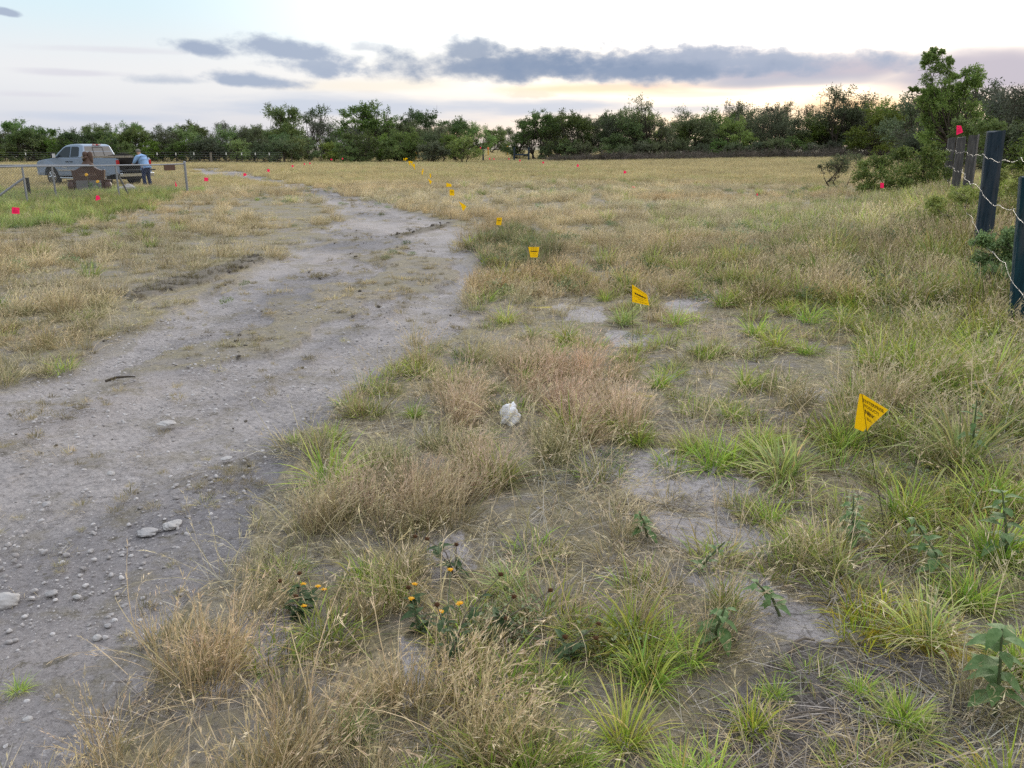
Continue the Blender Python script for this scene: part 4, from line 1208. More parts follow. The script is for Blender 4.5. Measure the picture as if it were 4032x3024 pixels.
def near_tree():
    Y = 34.0
    b = at(3690, 690, Y); b.z = float(H(b.x, Y))
    L = [(1140, 235, 42), (1210, 250, 38), (1050, 290, 52), (1120, 300, 70), (1060, 360, 62), (1170, 350, 80), (1250, 350, 60), (1290, 340, 34, .7), (1150, 430, 90), (1230, 450, 90),
         (1110, 520, 90), (1210, 540, 110), (1290, 500, 60), (1100, 620, 100), (1200, 640, 120), (1300, 610, 70), (930, 600, 34, .7), (975, 600, 42, .8), (1010, 650, 60),
         (1450, 450, 70), (1520, 430, 80), (1560, 480, 60), (1480, 520, 90), (1420, 560, 90), (1500, 560, 60), (1370, 620, 90), (1430, 640, 80), (1390, 560, 60),
         (1150, 740, 130), (1280, 760, 130), (1080, 800, 90), (1200, 860, 150), (1350, 840, 120), (1100, 930, 110), (1050, 1040, 90), (1180, 980, 130), (1120, 1100, 100), (1260, 1060, 90), (1440, 760, 90), (1480, 840, 80), (1000, 720, 80), (1140, 650, 110), (1250, 700, 110), (1330, 720, 100), (1220, 920, 130), (1300, 960, 110), (1040, 880, 80), (1380, 940, 100)]
    lob = lobes_px(L, Y, 3200, 100, 2.37, b, 1750, 0.5, 0.84)
    me, cr = tree_meshes(77, lob, 0.078, [(0.17, 0.265, 0.07), (0.205, 0.305, 0.085), (0.14, 0.225, 0.065), (0.25, 0.34, 0.105)], 0.09, 2, 3, 1.6, twig_r=0.006, lm=M_LEAF2)
    t = thing('leafy_tree', 'tall leafy near tree with spiky forked crown rising beside the wooden fence posts', 'tree', b)
    link('trunk', me, t); link('crown', cr, t)
    # lower bright tree to its right
    Y = 30.0
    b = at(3830, 700, Y); b.z = float(H(b.x, Y))
    L = [(1420, 920, 80), (1520, 950, 90), (1600, 960, 70), (1680, 950, 60), (1750, 940, 60), (1800, 950, 40), (1500, 1030, 90), (1600, 1040, 90), (1400, 1020, 80), (1560, 1100, 80)]
    me, cr = tree_meshes(78, lobes_px(L, Y, 3200, 100, 2.37, b, 1200), 0.085, [(0.19, 0.29, 0.05), (0.23, 0.33, 0.06), (0.16, 0.25, 0.05)], 0.05, 3, 4, 0.5, twig_r=0.008)
    t = thing('young_tree', 'bright green low tree spreading behind the wooden fence posts', 'tree', b)
    link('trunk', me, t); link('crown', cr, t)
    # the big bush left of the posts
    Y = 24.0
    b = at(3530, 790, Y); b.z = float(H(b.x, Y))
    L = [(470, 1420, 90), (560, 1330, 90), (640, 1280, 80), (720, 1300, 100), (820, 1230, 90), (900, 1220, 80), (1000, 1210, 80), (1080, 1230, 90), (600, 1420, 110), (720, 1420, 120), (850, 1380, 120), (980, 1340, 120),
         (1100, 1340, 110), (1180, 1300, 70), (520, 1500, 90), (640, 1500, 100), (780, 1490, 100), (900, 1480, 100), (1020, 1440, 110), (1130, 1430, 90), (1240, 1380, 70), (450, 1530, 70), (1060, 1150, 50), (840, 1180, 40), (1220, 1220, 70)]
    me, cr = tree_meshes(79, lobes_px(L, Y, 3200, 100, 2.37, b, 2200), 0.06, [(0.18, 0.255, 0.06), (0.21, 0.285, 0.07), (0.15, 0.22, 0.06), (0.27, 0.31, 0.085)], 0.02, 5, 5, 0.25, twig_r=0.006)
    t = thing('bush', 'broad low green bush in front of the tall near tree', 'bush', b)
    link('stems', me, t); link('foliage', cr, t)
    # dead branchy bush at its left end
    Y = 32.0
    b = at(3320, 705, Y); b.z = float(H(b.x, Y))
    L = [(200, 1260, 60, .7), (260, 1240, 70, .7), (170, 1320, 60, .7), (240, 1330, 80), (320, 1290, 60, .6), (390, 1240, 50, .4), (460, 1250, 50, .3), (300, 1370, 70, .7), (60, 1320, 26, .3), (560, 1250, 40, .15)]
    me, cr = tree_meshes(80, lobes_px(L, Y, 3200, 100, 2.37, b, 2600), 0.05, [(0.13, 0.165, 0.065), (0.11, 0.125, 0.06), (0.13, 0.115, 0.075)], 0.03, 3, 9, 0.2, M_BARK, 0.007)
    t = thing('dead_bush', 'half dead thorny bush with bare branches left of the broad green bush', 'bush', b)
    link('stems', me, t); link('foliage', cr, t)
    # weedy bushes along the fence
    for (px, py, Y, L, lf, cnt, pal, lab) in (
            (3930, 1120, 8.6, [(-60, -40, 40), (0, -90, 50), (60, -60, 50), (-20, -150, 40), (40, -170, 36), (80, -130, 40), (-90, 10, 40), (20, -20, 60), (110, -190, 40), (130, -80, 50)], 0.032, 2600, [(0.16, 0.23, 0.06), (0.20, 0.27, 0.075), (0.13, 0.20, 0.055)], 'dark leafy weed bush at the foot of the nearest fence posts'),
            (3720, 950, 13.0, [(-80, -50, 40), (-20, -110, 44), (50, -100, 44), (90, -40, 44), (0, -40, 50), (60, -160, 30), (-110, -10, 34), (130, -90, 34), (-50, -150, 26)], 0.042, 1500, [(0.25, 0.28, 0.10), (0.30, 0.31, 0.12), (0.21, 0.24, 0.09)], 'olive weed bush left of the second fence post'),
            (3880, 830, 15.0, [(-70, -40, 40), (-10, -60, 44), (50, -50, 44), (90, -90, 40), (140, -60, 44), (-110, -70, 34), (20, -110, 34)], 0.045, 1400, [(0.30, 0.33, 0.10), (0.34, 0.36, 0.11), (0.25, 0.29, 0.09)], 'yellowish weed bush behind the second fence post'),
            (4010, 960, 13.5, [(-40, -60, 50), (20, -110, 54), (70, -40, 54), (0, -190, 50), (60, -230, 44), (-20, -270, 36), (110, -150, 54), (40, 20, 50), (-40, 30, 44)], 0.045, 1500, [(0.31, 0.35, 0.10), (0.36, 0.39, 0.12), (0.26, 0.30, 0.09)], 'tall yellow green weeds seen between the two nearest fence posts')):
        b = at(px, py, Y); b.z = float(H(b.x, Y))
        me, cr = tree_meshes(81 + px, lobes_px(L, Y, px, py, 1.0, b, cnt * 1.5, 0.9, 1.25), lf, pal, 0.012, 5, 5, 0.12, M_TWIG, 0.004)
        t = thing('weed_bush', lab, 'bush', b)
        link('stems', me, t); link('foliage', cr, t)
near_tree()

# ------------------------------------------------------------------ barbed wire fence at the right
def wood_mat(name, c0, c1):
    m = NT(name)
    p = m.pos(obj=True)
    s = m.n('ShaderNodeVectorMath', operation='MULTIPLY'); m.put(s.inputs[0], p); s.inputs[1].default_value = (9, 9, 0.7)
    f = m.noise(s.outputs[0], 4.0, 6, 0.65, 0.6)
    c = m.mix(m.rng(f, 0.3, 0.7), c0, c1)
    c = m.mix(m.rng(m.noise(s.outputs[0], 1.2, 5), 0.5, 0.7, 0, 0.55), c, (0.085, 0.085, 0.095))
    c = m.mix(m.rng(m.noise(s.outputs[0], 9, 3), 0.62, 0.68, 0, 0.8), c, (0.008, 0.008, 0.009))
    return m.principled(c, 0.85, 0, 0.2, m.bump(f, 0.7, 0.012))
M_BLUE = wood_mat('blue_painted_wood', (0.012, 0.028, 0.045), (0.040, 0.056, 0.078))
M_WOOD = wood_mat('weathered_wood', (0.055, 0.052, 0.055), (0.14, 0.13, 0.13))
M_WIRE = plain('galvanised_wire', (0.27, 0.26, 0.25), 0.45, 0.35, 0.15, 30)
M_STEEL = plain('grey_steel_pipe', (0.27, 0.28, 0.31), 0.5, 0.4, 0.2, 4)

def sq_post(h, wx, wy, mat, name, parent=None, lean=(0, 0), seed=0):
    """rough sawn post with uneven top and checks"""
    g = np.random.default_rng(seed)
    bm = bmesh.new()
    nz, nx = 12, 3
    rings = []
    for i in range(nz + 1):
        z = -0.25 + (h + 0.25) * i / nz
        ring = []
        for k in range(16):
            q = 2 * math.pi * k / 16
            cx, sy = math.cos(q), math.sin(q)
            m = max(abs(cx), abs(sy)) ** 0.85
            x, y = cx / m * wx / 2, sy / m * wy / 2
            w = 1 + g.normal(0, 0.018)
            zz = z + (g.normal(0, 0.008) + 0.02 * x / wx if i == nz else 0)
            ring.append(bm.verts.new((x * w + lean[0] * z, y * w + lean[1] * z, zz)))
        rings.append(ring)
    for a, b in zip(rings, rings[1:]):
        for k in range(16):
            bm.faces.new((a[k], a[(k + 1) % 16], b[(k + 1) % 16], b[k]))
    bm.faces.new(rings[-1]); bm.faces.new(rings[0][::-1])
    me = bpy.data.meshes.new(name); bm.to_mesh(me); bm.free(); me.materials.append(mat)
    o = bpy.data.objects.new(name, me); COL.objects.link(o)
    if parent: o.parent = parent
    return o

def wire_fence():
    yaw = math.atan2(FEND[1], FEND[0])
    M_TEAL = wood_mat('blue_green_paint', (0.006, 0.030, 0.046), (0.014, 0.050, 0.070))
    spec = [(4030, 7.0, 1.62, 0.22, M_TEAL, 'blue painted fence post cut off by the photo edge, nearest of the row'),
            (3922, 10.9, None, 0.20, M_BLUE, 'dark blue square fence post with wide cracked face'),
            (3836, 17.0, None, 0.17, M_WOOD, 'grey weathered fence post behind the dark blue one'),
            (3786, 20.6, None, 0.19, M_WOOD, 'grey weathered fence post right under the pink flag'),
            (3748, 24.5, None, 0.19, M_WOOD, 'farthest visible fence post, half hidden by the near tree')]
    tops = {1: 517, 2: 533, 3: 541, 4: 544}
    posts = []
    for i, (u, d, h, w, mat, lab) in enumerate(spec):
        p = at(u, tops[i], d) if i in tops else at(4076, 695, d)
        foot = at(3867, 975, d) if i == 1 else (at(4020, 1361, d) if i == 0 else p)
        g = float(H(p.x, p.y))
        hh = p.z - g
        ro = -math.atan2(p.x, p.y) + (0.12 if i < 2 else rnd.uniform(-0.2, 0.2))
        ln = (p.x - foot.x) / (p.z - foot.z) if i < 2 else -0.02
        o = sq_post(hh, w, w, mat, 'fence_post', None, (ln * math.cos(ro), -ln * math.sin(ro)), i)
        o.location = (p.x - ln * hh, p.y, g); o.rotation_euler = (0, 0, ro)
        tag(o, lab, 'fence post', 'wooden posts of the barbed wire fence')
        posts.append((p.x, p.y, p.z))
    for j, (zs, lab) in enumerate((((1.50, 1.50, 1.50, 1.52, 1.54), 'top strand of barbed wire, sagging along the wooden posts'), ((1.10, 1.12, 1.14, 1.16, 1.18), 'second strand of barbed wire from the top'),
                                   ((0.66, 0.70, 0.74, 0.8, 0.84), 'third strand of barbed wire from the top'), ((0.20, 0.40, 0.5, 0.55, 0.6), 'lowest strand of barbed wire among the weeds'))):
        pts = []
        P = [(posts[0][0] + (posts[0][0] - posts[1][0]), posts[0][1] + (posts[0][1] - posts[1][1]))] + [(p[0], p[1]) for p in posts]
        zz = (zs[0] - (zs[1] - zs[0]),) + zs
        for k in range(len(P) - 1):
            for s in range(26):
                t = s / 26
                q = Vector((P[k][0] + (P[k + 1][0] - P[k][0]) * t, P[k][1] + (P[k + 1][1] - P[k][1]) * t, zz[k] + (zz[k + 1] - zz[k]) * t))
                q.z += -0.10 * math.sin(math.pi * t) * (0.8 if j else 0.5) + 0.014 * math.sin(t * 19 + j + k * 2) + rnd.uniform(-0.002, 0.002)
                q.x += -0.12 + 0.012 * math.sin(t * 17 + j); q.y += 0.03
                pts.append(q)
        mb = MB().tube(pts, 0.0014, 4)
        a = MB()
        L = 0.0
        for p, q in zip(pts, pts[1:]):
            for f in (0.5,):
                c = p.lerp(q, f)
                for _ in range(2):
                    dv = Vector((rnd.uniform(-1, 1), rnd.uniform(-1, 1), rnd.uniform(-1, 1))).normalized() * 0.011
                    a.tube([c - dv, c + dv], 0.0012, 3)
        mb.add(a.v, a.f)
        w = mb.build('barbed_wire', M_WIRE)
        tag(w, lab, 'barbed wire', 'strands of the barbed wire fence')
wire_fence()

# ------------------------------------------------------------------ survey flags
def flag_mat(name, c):
    m = NT(name)
    cc = m.mix(m.noise(m.pos(obj=True), 25, 3), tuple(x * 0.93 for x in c), c)
    d = m.n('ShaderNodeBsdfPrincipled'); m.put(d.inputs['Base Color'], cc); d.inputs['Roughness'].default_value = 0.45; d.inputs['Specular IOR Level'].default_value = 0.3
    t = m.n('ShaderNodeBsdfTranslucent'); m.put(t.inputs[0], cc)
    s = m.n('ShaderNodeMixShader'); s.inputs[0].default_value = 0.35
    m.t.links.new(d.outputs[0], s.inputs[1]); m.t.links.new(t.outputs[0], s.inputs[2]); m.t.links.new(s.outputs[0], m.out.inputs[0])
    return m.m
M_YEL = flag_mat('yellow_vinyl', (0.86, 0.52, 0.004))
M_PINK = flag_mat('pink_vinyl', (0.95, 0.02, 0.13))
M_INK = plain('black_ink', (0.012, 0.011, 0.01), 0.6)
M_INKR = plain('dark_pink_ink', (0.35, 0.005, 0.05), 0.6)
M_STAKE = plain('dark_wire_stake', (0.03, 0.028, 0.028), 0.5, 0.5)

def text_mesh(line, size, bold=0.0):
    cu = bpy.data.curves.new('t', 'FONT')
    cu.body = line; cu.size = size; cu.align_x = 'CENTER'; cu.align_y = 'CENTER'; cu.offset = bold; cu.resolution_u = 2
    o = bpy.data.objects.new('t', cu)
    me = bpy.data.meshes.new_from_object(o)
    vs = [tuple(v.co) for v in me.vertices]; fs = [tuple(p.vertices) for p in me.polygons]
    bpy.data.objects.remove(o); bpy.data.curves.remove(cu); bpy.data.meshes.remove(me)
    return vs, fs

def sheet(A, B, C, D, bulge, sag):
    """bent four cornered sheet: A top at wire, B top far, C bottom far, D bottom at wire; returns S(u, v)"""
    A, B, C, D = map(Vector, (A, B, C, D))
    n = (B - A).cross(D - A).normalized()
    def Sf(u, v):
        p = (A * (1 - u) + B * u) * (1 - v) + (D * (1 - u) + C * u) * v
        return p + n * bulge * math.sin(u * 4.2 + v * 1.1) * u + Vector((0, 0, -1)) * sag * math.sin(math.pi * u) * (1 - v * 0.6)
    return Sf, n

TEXT = [('ENTERPRISE', 0.10, 0.115, 0.0), ('PRODUCTS', 0.24, 0.115, 0.0), ('WARNING', 0.42, 0.15, 0.012), ('BURIED PETROLEUM', 0.585, 0.085, 0.0), ('PIPELINE', 0.70, 0.09, 0.0), ('CALL 1-888-883-6308', 0.85, 0.08, 0.0)]
def make_flag(label, mat, corners, foot, lines=None, ink=None, bulge=0.006, sag=0.004, group=None, flip=1, sheared=None, extra=None, name='marker_flag'):
    A, B, C, D = corners
    foot = Vector(foot)
    t = thing(name, label, 'flag', foot, 0, group)
    Sf, n = sheet(*[Vector(p) - foot for p in corners], bulge, sag)
    if n.dot(Vector((0, 0, EYE)) - foot) < 0: n = -n
    nu, nv = 12, 9
    vs = [Sf(i / nu, j / nv) for j in range(nv + 1) for i in range(nu + 1)]
    fs = [(j * (nu + 1) + i, j * (nu + 1) + i + 1, (j + 1) * (nu + 1) + i + 1, (j + 1) * (nu + 1) + i) for j in range(nv) for i in range(nu)]
    mb = MB().add(vs, fs)
    if extra:
        e = [Vector(p) - foot for p in extra]
        mb.add(e, [tuple(range(len(e)))])
    f = mb.build('flag_sheet', mat, t, True)
    if lines:
        tx = MB()
        for line, v, size, bold in lines:
            vv, ff = text_mesh(line, size, bold)
            w = max(abs(p[0]) for p in vv) * 2
            k = min(1.0, 0.86 / w)
            out = []
            for x, y, _ in vv:
                uu = 0.52 + x * k * flip
                q = v - y
                if sheared:
                    uu, q = sheared(uu, q)
                uu = min(max(uu, 0.01), 0.99); q = min(max(q, 0.01), 0.99)
                out.append(Sf(uu, q) + n * 0.0012)
            tx.add(out, ff)
        tx.build('lettering', ink or M_INK, f)
    top = Vector(A) - foot
    bot = Vector(D) - foot
    wr = MB().tube([top, bot, bot.lerp(Vector((0, 0, 0)), 0.5) + Vector((0.006, 0, 0)), Vector((0, 0, -0.03))], 0.0012, 5)
    wr.build('wire_stake', M_STAKE, t)
    return t

def px_corners(ox, oy, k, Y, pts, dY=(0, 0, 0, 0)):
    return [at(ox + x / k, oy + y / k, Y + d) for (x, y), d in zip(pts, dY)]

def flags():
    GY, GP = 'yellow pipeline warning flags', 'pink survey flags'
    # nearest, folded round its wire
    foot = gp(3513, 2288)
    Y = 2.80
    c = px_corners(3032, 1500, 2.212, Y, [(800, 110), (1030, 252), (870, 400), (843, 440)], (0, -0.05, -0.03, 0.0))
    ex = px_corners(3032, 1500, 2.212, Y, [(779, 112), (800, 110), (822, 275), (843, 400), (812, 441), (735, 410), (757, 250)], (0.015, 0, 0, 0, 0.012, 0.035, 0.025))
    L = [('ENTERPRISE', 0.26, 0.15, 0.0), ('PRODUCTS', 0.45, 0.15, 0.0), ('WARNING', 0.70, 0.20, 0.014)]
    t = make_flag('nearest yellow flag, folded back round its thin wire at right', M_YEL, c, foot, None, None, 0.0, 0.0, GY, extra=ex)
    tx = MB()
    for line, (x0, y0), (x1, y1), h, bold in (('ENTERPRISE', (812, 166), (990, 266), 30, 0.02), ('RODUCTS', (822, 212), (950, 294), 30, 0.02), ('NING', (828, 264), (922, 334), 44, 0.04), ('EUM', (842, 328), (892, 364), 26, 0.02)):
        vv, ff = text_mesh(line, 1.0, bold)
        xa, xb = min(q[0] for q in vv), max(q[0] for q in vv)
        ya, yb = min(q[1] for q in vv), max(q[1] for q in vv)
        ux, uy = x1 - x0, y1 - y0
        n_ = math.hypot(ux, uy); vx, vy = -(-uy / n_) * h * -0.15, -h
        out = []
        for q in vv:
            a, b_ = (q[0] - xa) / (xb - xa), (q[1] - ya) / (yb - ya) - 0.5
            X_, Y_ = x0 + ux * a + vx * b_, y0 + uy * a + vy * b_
            out.append(at(3032 + X_ / 2.212, 1500 + Y_ / 2.212, 2.80 - 0.05 * max(0, (X_ - 820) / 210) - 0.006) - foot)
        tx.add(out, ff)
    tx.build('lettering', M_INK, t.children[0])
    foot = gp(2489, 1447)
    c = px_corners(1800, 800, 1.659, 5.9, [(1142, 530), (1243, 596), (1257, 668), (1142, 645)], (0, -0.05, -0.04, 0))
    make_flag('rippling yellow warning flag on a tall wire beside a green bunchgrass', M_YEL, c, foot, [('ENTERPRISE PRODUCTS', 0.12, 0.09, 0.0)] + [(a, b + 0.02, s, o) for a, b, s, o in TEXT[2:]], None, 0.008, 0.002, GY)
    p = gp(2100, 992, 0.66)
    c = px_corners(1800, 800, 1.659, p.y, [(464, 286), (537, 286), (525, 354), (478, 354)])
    make_flag('flat yellow flag, wide at the top and narrow below, past the rippling one', M_YEL, c, (p.x + 0.03, p.y + 0.02, float(H(p.x, p.y))), TEXT, None, 0.002, 0.0, GY)
    p = gp(1965, 870, 0.66)
    c = px_corners(1400, 500, 3.16, p.y, [(1757, 1128), (1824, 1128), (1812, 1222), (1748, 1218)])
    t = make_flag('upright rectangular yellow flag above a pale stump of stake', M_YEL, c, (p.x - 0.08, p.y + 0.02, float(H(p.x, p.y))), TEXT, None, 0.002, 0.0, GY)
    # the rest of the yellow line: photo pixel centre, shape in centimetres, turn
    rest = [(1824, 812, 'bent', 'arrow shaped folded yellow flag beside the right edge of the dirt track'), (1779, 758, 'full', 'curled yellow flag with faint lettering, next beyond the arrow shaped one'), (1767, 728, 'trap', 'tapering yellow flag pointing right, second beyond the arrow shaped one'),
            (1694, 714, 'bent', 'small crumpled yellow flag, nearer one of the pair in the dry field'), (1694, 691, 'slim', 'small crumpled yellow flag, farther one of the pair in the dry field'), (1662, 680, 'slim', 'slim yellow flag seen almost edge on, low in the dry grass'), (1665, 671, 'slim', 'slim yellow flag edge on, just above the other slim one'),
            (1632, 661, 'slim', 'thin yellow flag under the square yellow one in the far field'), (1629, 651, 'full', 'square yellow flag in the far field below the far cluster'),
            (1620, 638, 'trap', None), (1613, 637, 'trap', None), (1621, 645, 'slim', None), (1612, 644, 'slim', None), (1600, 624, 'trap', None), (1596, 629, 'slim', None), (1590, 627, 'slim', None)]
    for i, (u, v, kind, lab) in enumerate(rest):
        p = gp(u, v, 0.66)
        if p.y > 70: p = at(u, v, 70 + (640 - v) * 0.9)
        g = float(H(p.x, p.y))
        w, h = {'full': (0.105, 0.13), 'bent': (0.11, 0.16), 'trap': (0.14, 0.11), 'slim': (0.045, 0.14)}[kind]
        if p.y > 45: w, h = w * 1.25, h * 1.25
        a = 0.0 if kind != 'slim' else 0.9
        c0, z = Vector((p.x, p.y, 0)), max(p.z, 0) if False else at(u, v, p.y).z
        if kind == 'bent':
            loc = [(-w * .7, h * .5), (w * .5, h * 0.0), (-w * .05, -h * .5), (-w * .4, h * .1)]
        elif kind == 'trap':
            loc = [(-w * .45, h * .5), (w * .5, h * .15), (w * .5, -h * .4), (-w * .5, -h * .5)]
        else:
            loc = [(-w * .45, h * .5), (w * .45, h * .45), (w * .5, -h * .5), (-w * .5, -h * .5)]
        c = [Vector((p.x + x, p.y + 0.02 * k, z + y)) for k, (x, y) in enumerate(loc)]
        lines = TEXT[:6:2] if kind == 'full' and v > 700 else None
        make_flag(lab or 'tiny yellow flag in the far cluster in front of the dark fence posts', M_YEL, c, (p.x - w * 0.45, p.y + 0.02, g), lines, None, 0.006, 0.0, GY if lab else 'far cluster of yellow flags')
    pk = [(62, 829, 31, 27, 'largest pink flag, square with printed lines, at the left edge of the picture'), (386, 780, 19, 21, 'pink flag in the grass before the brown headstone'), (693, 725, 9, 24, 'narrow pink flag just left of the metal fence corner post'),
          (812, 706, 16, 15, 'pink flag where the dirt track passes the metal fence corner'), (965, 688, 13, 12, 'pink flag on the far side of the track bend'), (1057, 671, 10, 11, 'pink flag second beyond the track bend'), (1152, 654, 8, 9, 'pink flag third beyond the track bend'),
          (1199, 646, 6, 8, 'paler pink flag, first of two close together before the middle clump of trees'), (1220, 643, 6, 6, 'paler pink flag, second of two close together before the middle clump of trees'), (1305, 628, 7, 6, 'faint pink flag left of the blue fence brace, the farther left of two'), (1349, 625, 6, 7, 'faint pink flag close to the left post of the blue fence brace'),
          (2275, 652, 8, 11, 'pink flag in the far field right of the gap, upright and square'), (2139, 640, 7, 8, 'small pink flag midway along the right hand row'), (2461, 678, 11, 12, 'slanted pink flag in the far field above the one lying low'), (2495, 737, 13, 6, 'pink flag lying low in the yellow green grass'),
          (2047, 632, 5, 8, 'tiny pink flag right of the blue brace at the gap'), (2004, 626, 5, 6, None), (1945, 626, 5, 6, None), (1928, 625, 5, 7, None), (2982, 766, 6, 11, 'faint narrow pink flag in the dry grass at the right of the field'),
          (1892, 582, 5, 6, None), (3473, 730, 14, 22, 'pink flag in the grass before the broad green bush'), (3778, 513, 25, 38, 'tall pink flag hovering above the weathered fence posts')]
    for i, (u, v, w, h, lab) in enumerate(pk):
        if u == 3778: p = at(u, v, 15.0)
        elif u == 2495: p = gp(u, v, 0.12)
        elif u == 3473: p = gp(u, v, 0.55)
        else: p = gp(u, v, 0.66)
        if p.y > 78 or p.y < 0: p = at(u, v, 78)
        Y = p.y
        g = float(H(p.x, Y))
        k = 1.0 if w > 8 else 0.95
        q = [(-w * .5, -h * .5), (w * .5, -h * .42), (w * .5, h * .5), (-w * .5, h * .46)]
        if i % 3 == 1: q = [(-w * .45, -h * .5), (w * .25, -h * .48), (w * .55, h * .2), (-w * .5, h * .5)]
        if u == 693: q = [(-w * .5, -h * .5), (w * .1, -h * .1), (w * .6, h * .2), (-w * .1, h * .5)]
        c = [at(u + x * k, v + y * k, Y + dy) for (x, y), dy in zip(q, (0, -0.02, -0.02, 0))]
        lines = [('NOTICE', 0.22, 0.11, 0.0), ('SURVEY', 0.42, 0.14, 0.0), ('DO NOT DISTURB', 0.62, 0.09, 0.0)] if False else None
        tr = make_flag(lab or 'tiny pink flag in the far row by the gap in the tree line', M_PINK, c, (c[0].x, Y + 0.01, g), lines, M_INKR, 0.004, 0.0, GP if lab else 'far row of pink flags')
        if w > 24:
            # printed lines too faint to read: thin darker bars
            Sf, n = sheet(*[Vector(x) - tr.location for x in c], 0.004, 0.0)
            if n.y > 0: n = -n
            bm_ = MB()
            for vv, u0, u1, hh in ((0.2, 0.3, 0.45, 0.06), (0.42, 0.2, 0.75, 0.035), (0.53, 0.2, 0.7, 0.035), (0.64, 0.15, 0.8, 0.035), (0.76, 0.15, 0.72, 0.035)):
                bm_.add([Sf(u0, vv) + n * .002, Sf(u1, vv) + n * .002, Sf(u1, vv + hh) + n * .002, Sf(u0, vv + hh) + n * .002], [(0, 1, 2, 3)])
            bm_.build('printed_lines', M_INKR, tr.children[0])
flags()

# ------------------------------------------------------------------ far posts, braces and markers
def far_posts():
    M_TEE = plain('dark_steel_tee', (0.05, 0.05, 0.045), 0.6, 0.4)
    M_WHITE = plain('white_paint', (0.75, 0.75, 0.72), 0.6)
    us = [100, 545, 618, 692, 763, 890, 951, 1005, 1060]
    first = None
    for i, u in enumerate(us):
        Y = 79.0
        p = at(u, 601 if u < 1000 else 604, Y); g = float(H(p.x, Y))
        t = thing('steel_fence_post', 'dark steel fence post with a white painted tip before the left thicket', 'fence post', (p.x, Y, g), 0, 'white tipped steel posts')
        if first is None:
            h = p.z - g
            mb = MB().box((0, 0, h / 2 - .2), (0.05, 0.012, h + .1)).box((0, 0.02, h / 2 - .2), (0.012, 0.035, h + .1))
            a = mb.build('post_shaft', M_TEE, t); b = MB().box((0, 0, h - 0.11), (0.075, 0.05, 0.22)).build('white_tip', M_WHITE, t); first = (a, b)
        else:
            for o in first:
                c = o.copy(); COL.objects.link(c); c.parent = t
    w0, w1 = at(-60, 605, 79.0), at(1115, 612, 79.0)
    wf = MB()
    for k in range(5):
        pts = []
        for s in range(41):
            q = w0.lerp(w1, s / 40); q.z = float(H(q.x, 79.0)) + 0.25 + k * 0.2; pts.append(q)
        wf.tube(pts, 0.004, 3, False)
    tag(wf.build('fence_wires', M_STEEL), 'thin wires strung along the white tipped steel posts', 'fence wire')
    for u, Y, v, lab in ((829, 79.4, 601, 'pale wooden post among the white tipped steel posts'), (1117, 82, 597, 'pale wooden post by the foot of the tall dark mesquite, left of a pair'), (1147, 82, 597, 'pale wooden post by the foot of the tall dark mesquite, right of a pair')):
        p = at(u, v, Y); g = float(H(p.x, Y))
        o = sq_post(p.z - g, 0.15, 0.15, plain('pale_wood', (0.22, 0.19, 0.15), 0.9, 0, 0.25), 'fence_post', None, (0, 0), u)
        o.location = (p.x, Y, g); tag(o, lab, 'fence post')
    # blue H braces
    for (u0, u1, top, lab) in ((1429, 1484, 592, 'blue wooden H shaped fence brace below the broadest mesquite'), (2025, 2082, 580, 'blue wooden H shaped fence brace at the gap, under the rounded mesquite')):
        Y = 92.0
        a, b = at(u0, top, Y), at(u1, top, Y)
        ga, gb = float(H(a.x, Y)), float(H(b.x, Y))
        t = thing('fence_brace', lab, 'fence brace', (a.x, Y, ga), 0, 'blue fence braces')
        sq_post(a.z - ga, 0.2, 0.2, M_BLUE, 'upright', t, (0, 0), 3)
        o = sq_post(b.z - gb, 0.2, 0.2, M_BLUE, 'upright', t, (0, 0), 4); o.location = (b.x - a.x, 0, gb - ga)
        MB().tube([(0.1, 0, (a.z - ga) * .48), (b.x - a.x - .1, 0, (a.z - ga) * .48)], 0.085, 8).build('crossbar', M_BLUE, t)
    for u, v, lab in ((1582, 593, 'thin dark fence post right of the left blue brace'), (1690, 591, 'thin dark fence post in front of the forked mesquite'), (1794, 591, 'dark fence post midway between the two blue braces'), (1902, 584, 'thicker dark fence post left of the right hand blue brace')):
        Y = 92.0
        p = at(u, v, Y); g = float(H(p.x, Y))
        o = sq_post(p.z - g, 0.16, 0.16, M_BLUE, 'fence_post', None, (0, 0), u); o.location = (p.x, Y, g)
        tag(o, lab, 'fence post', 'dark posts of the far fence')
    # pipeline markers and the distant pole
    M_Y2 = plain('yellow_marker_paint', (0.62, 0.34, 0.02), 0.6)
    M_OR = plain('orange_cap', (0.7, 0.16, 0.05), 0.6)
    for u, v, Y, capc, lab in ((1637, 601, 98, M_Y2, 'orange and yellow pipeline marker under the forked mesquite'), (1922, 581, 130, M_OR, 'yellow pipeline marker post with an orange cap in the gap'), (1998, 576, 130, M_Y2, 'slim yellow marker post near the right hand blue brace')):
        p = at(u, v, Y); g = float(H(p.x, Y)); h = max(p.z - g, 0.9)
        t = thing('pipeline_marker', lab, 'marker post', (p.x, Y, g), 0, 'pipeline marker posts')
        MB().tube([(0, 0, -.1), (0, 0, h * .8)], 0.09, 10).build('marker_tube', M_Y2, t)
        MB().lathe([(0.13, h * .78), (0.15, h * .84), (0.15, h * .95), (0.08, h * 1.04)], 12).build('marker_cap', capc, t)
    Y = 300.0
    a = at(1980, 535, Y); g = float(H(a.x, Y))
    t = thing('utility_pole', 'lone distant utility pole standing in the gap of the tree line', 'utility pole', (a.x, Y, g))
    MB().tube([(0, 0, -.3), (0, 0, a.z - g)], [0.28, 0.2], 8).build('pole_shaft', M_WOOD, t)
    MB().box((0, 0.25, a.z - g - 0.9), (1.6, 0.12, 0.14)).build('crossarm', M_WOOD, t)
far_posts()

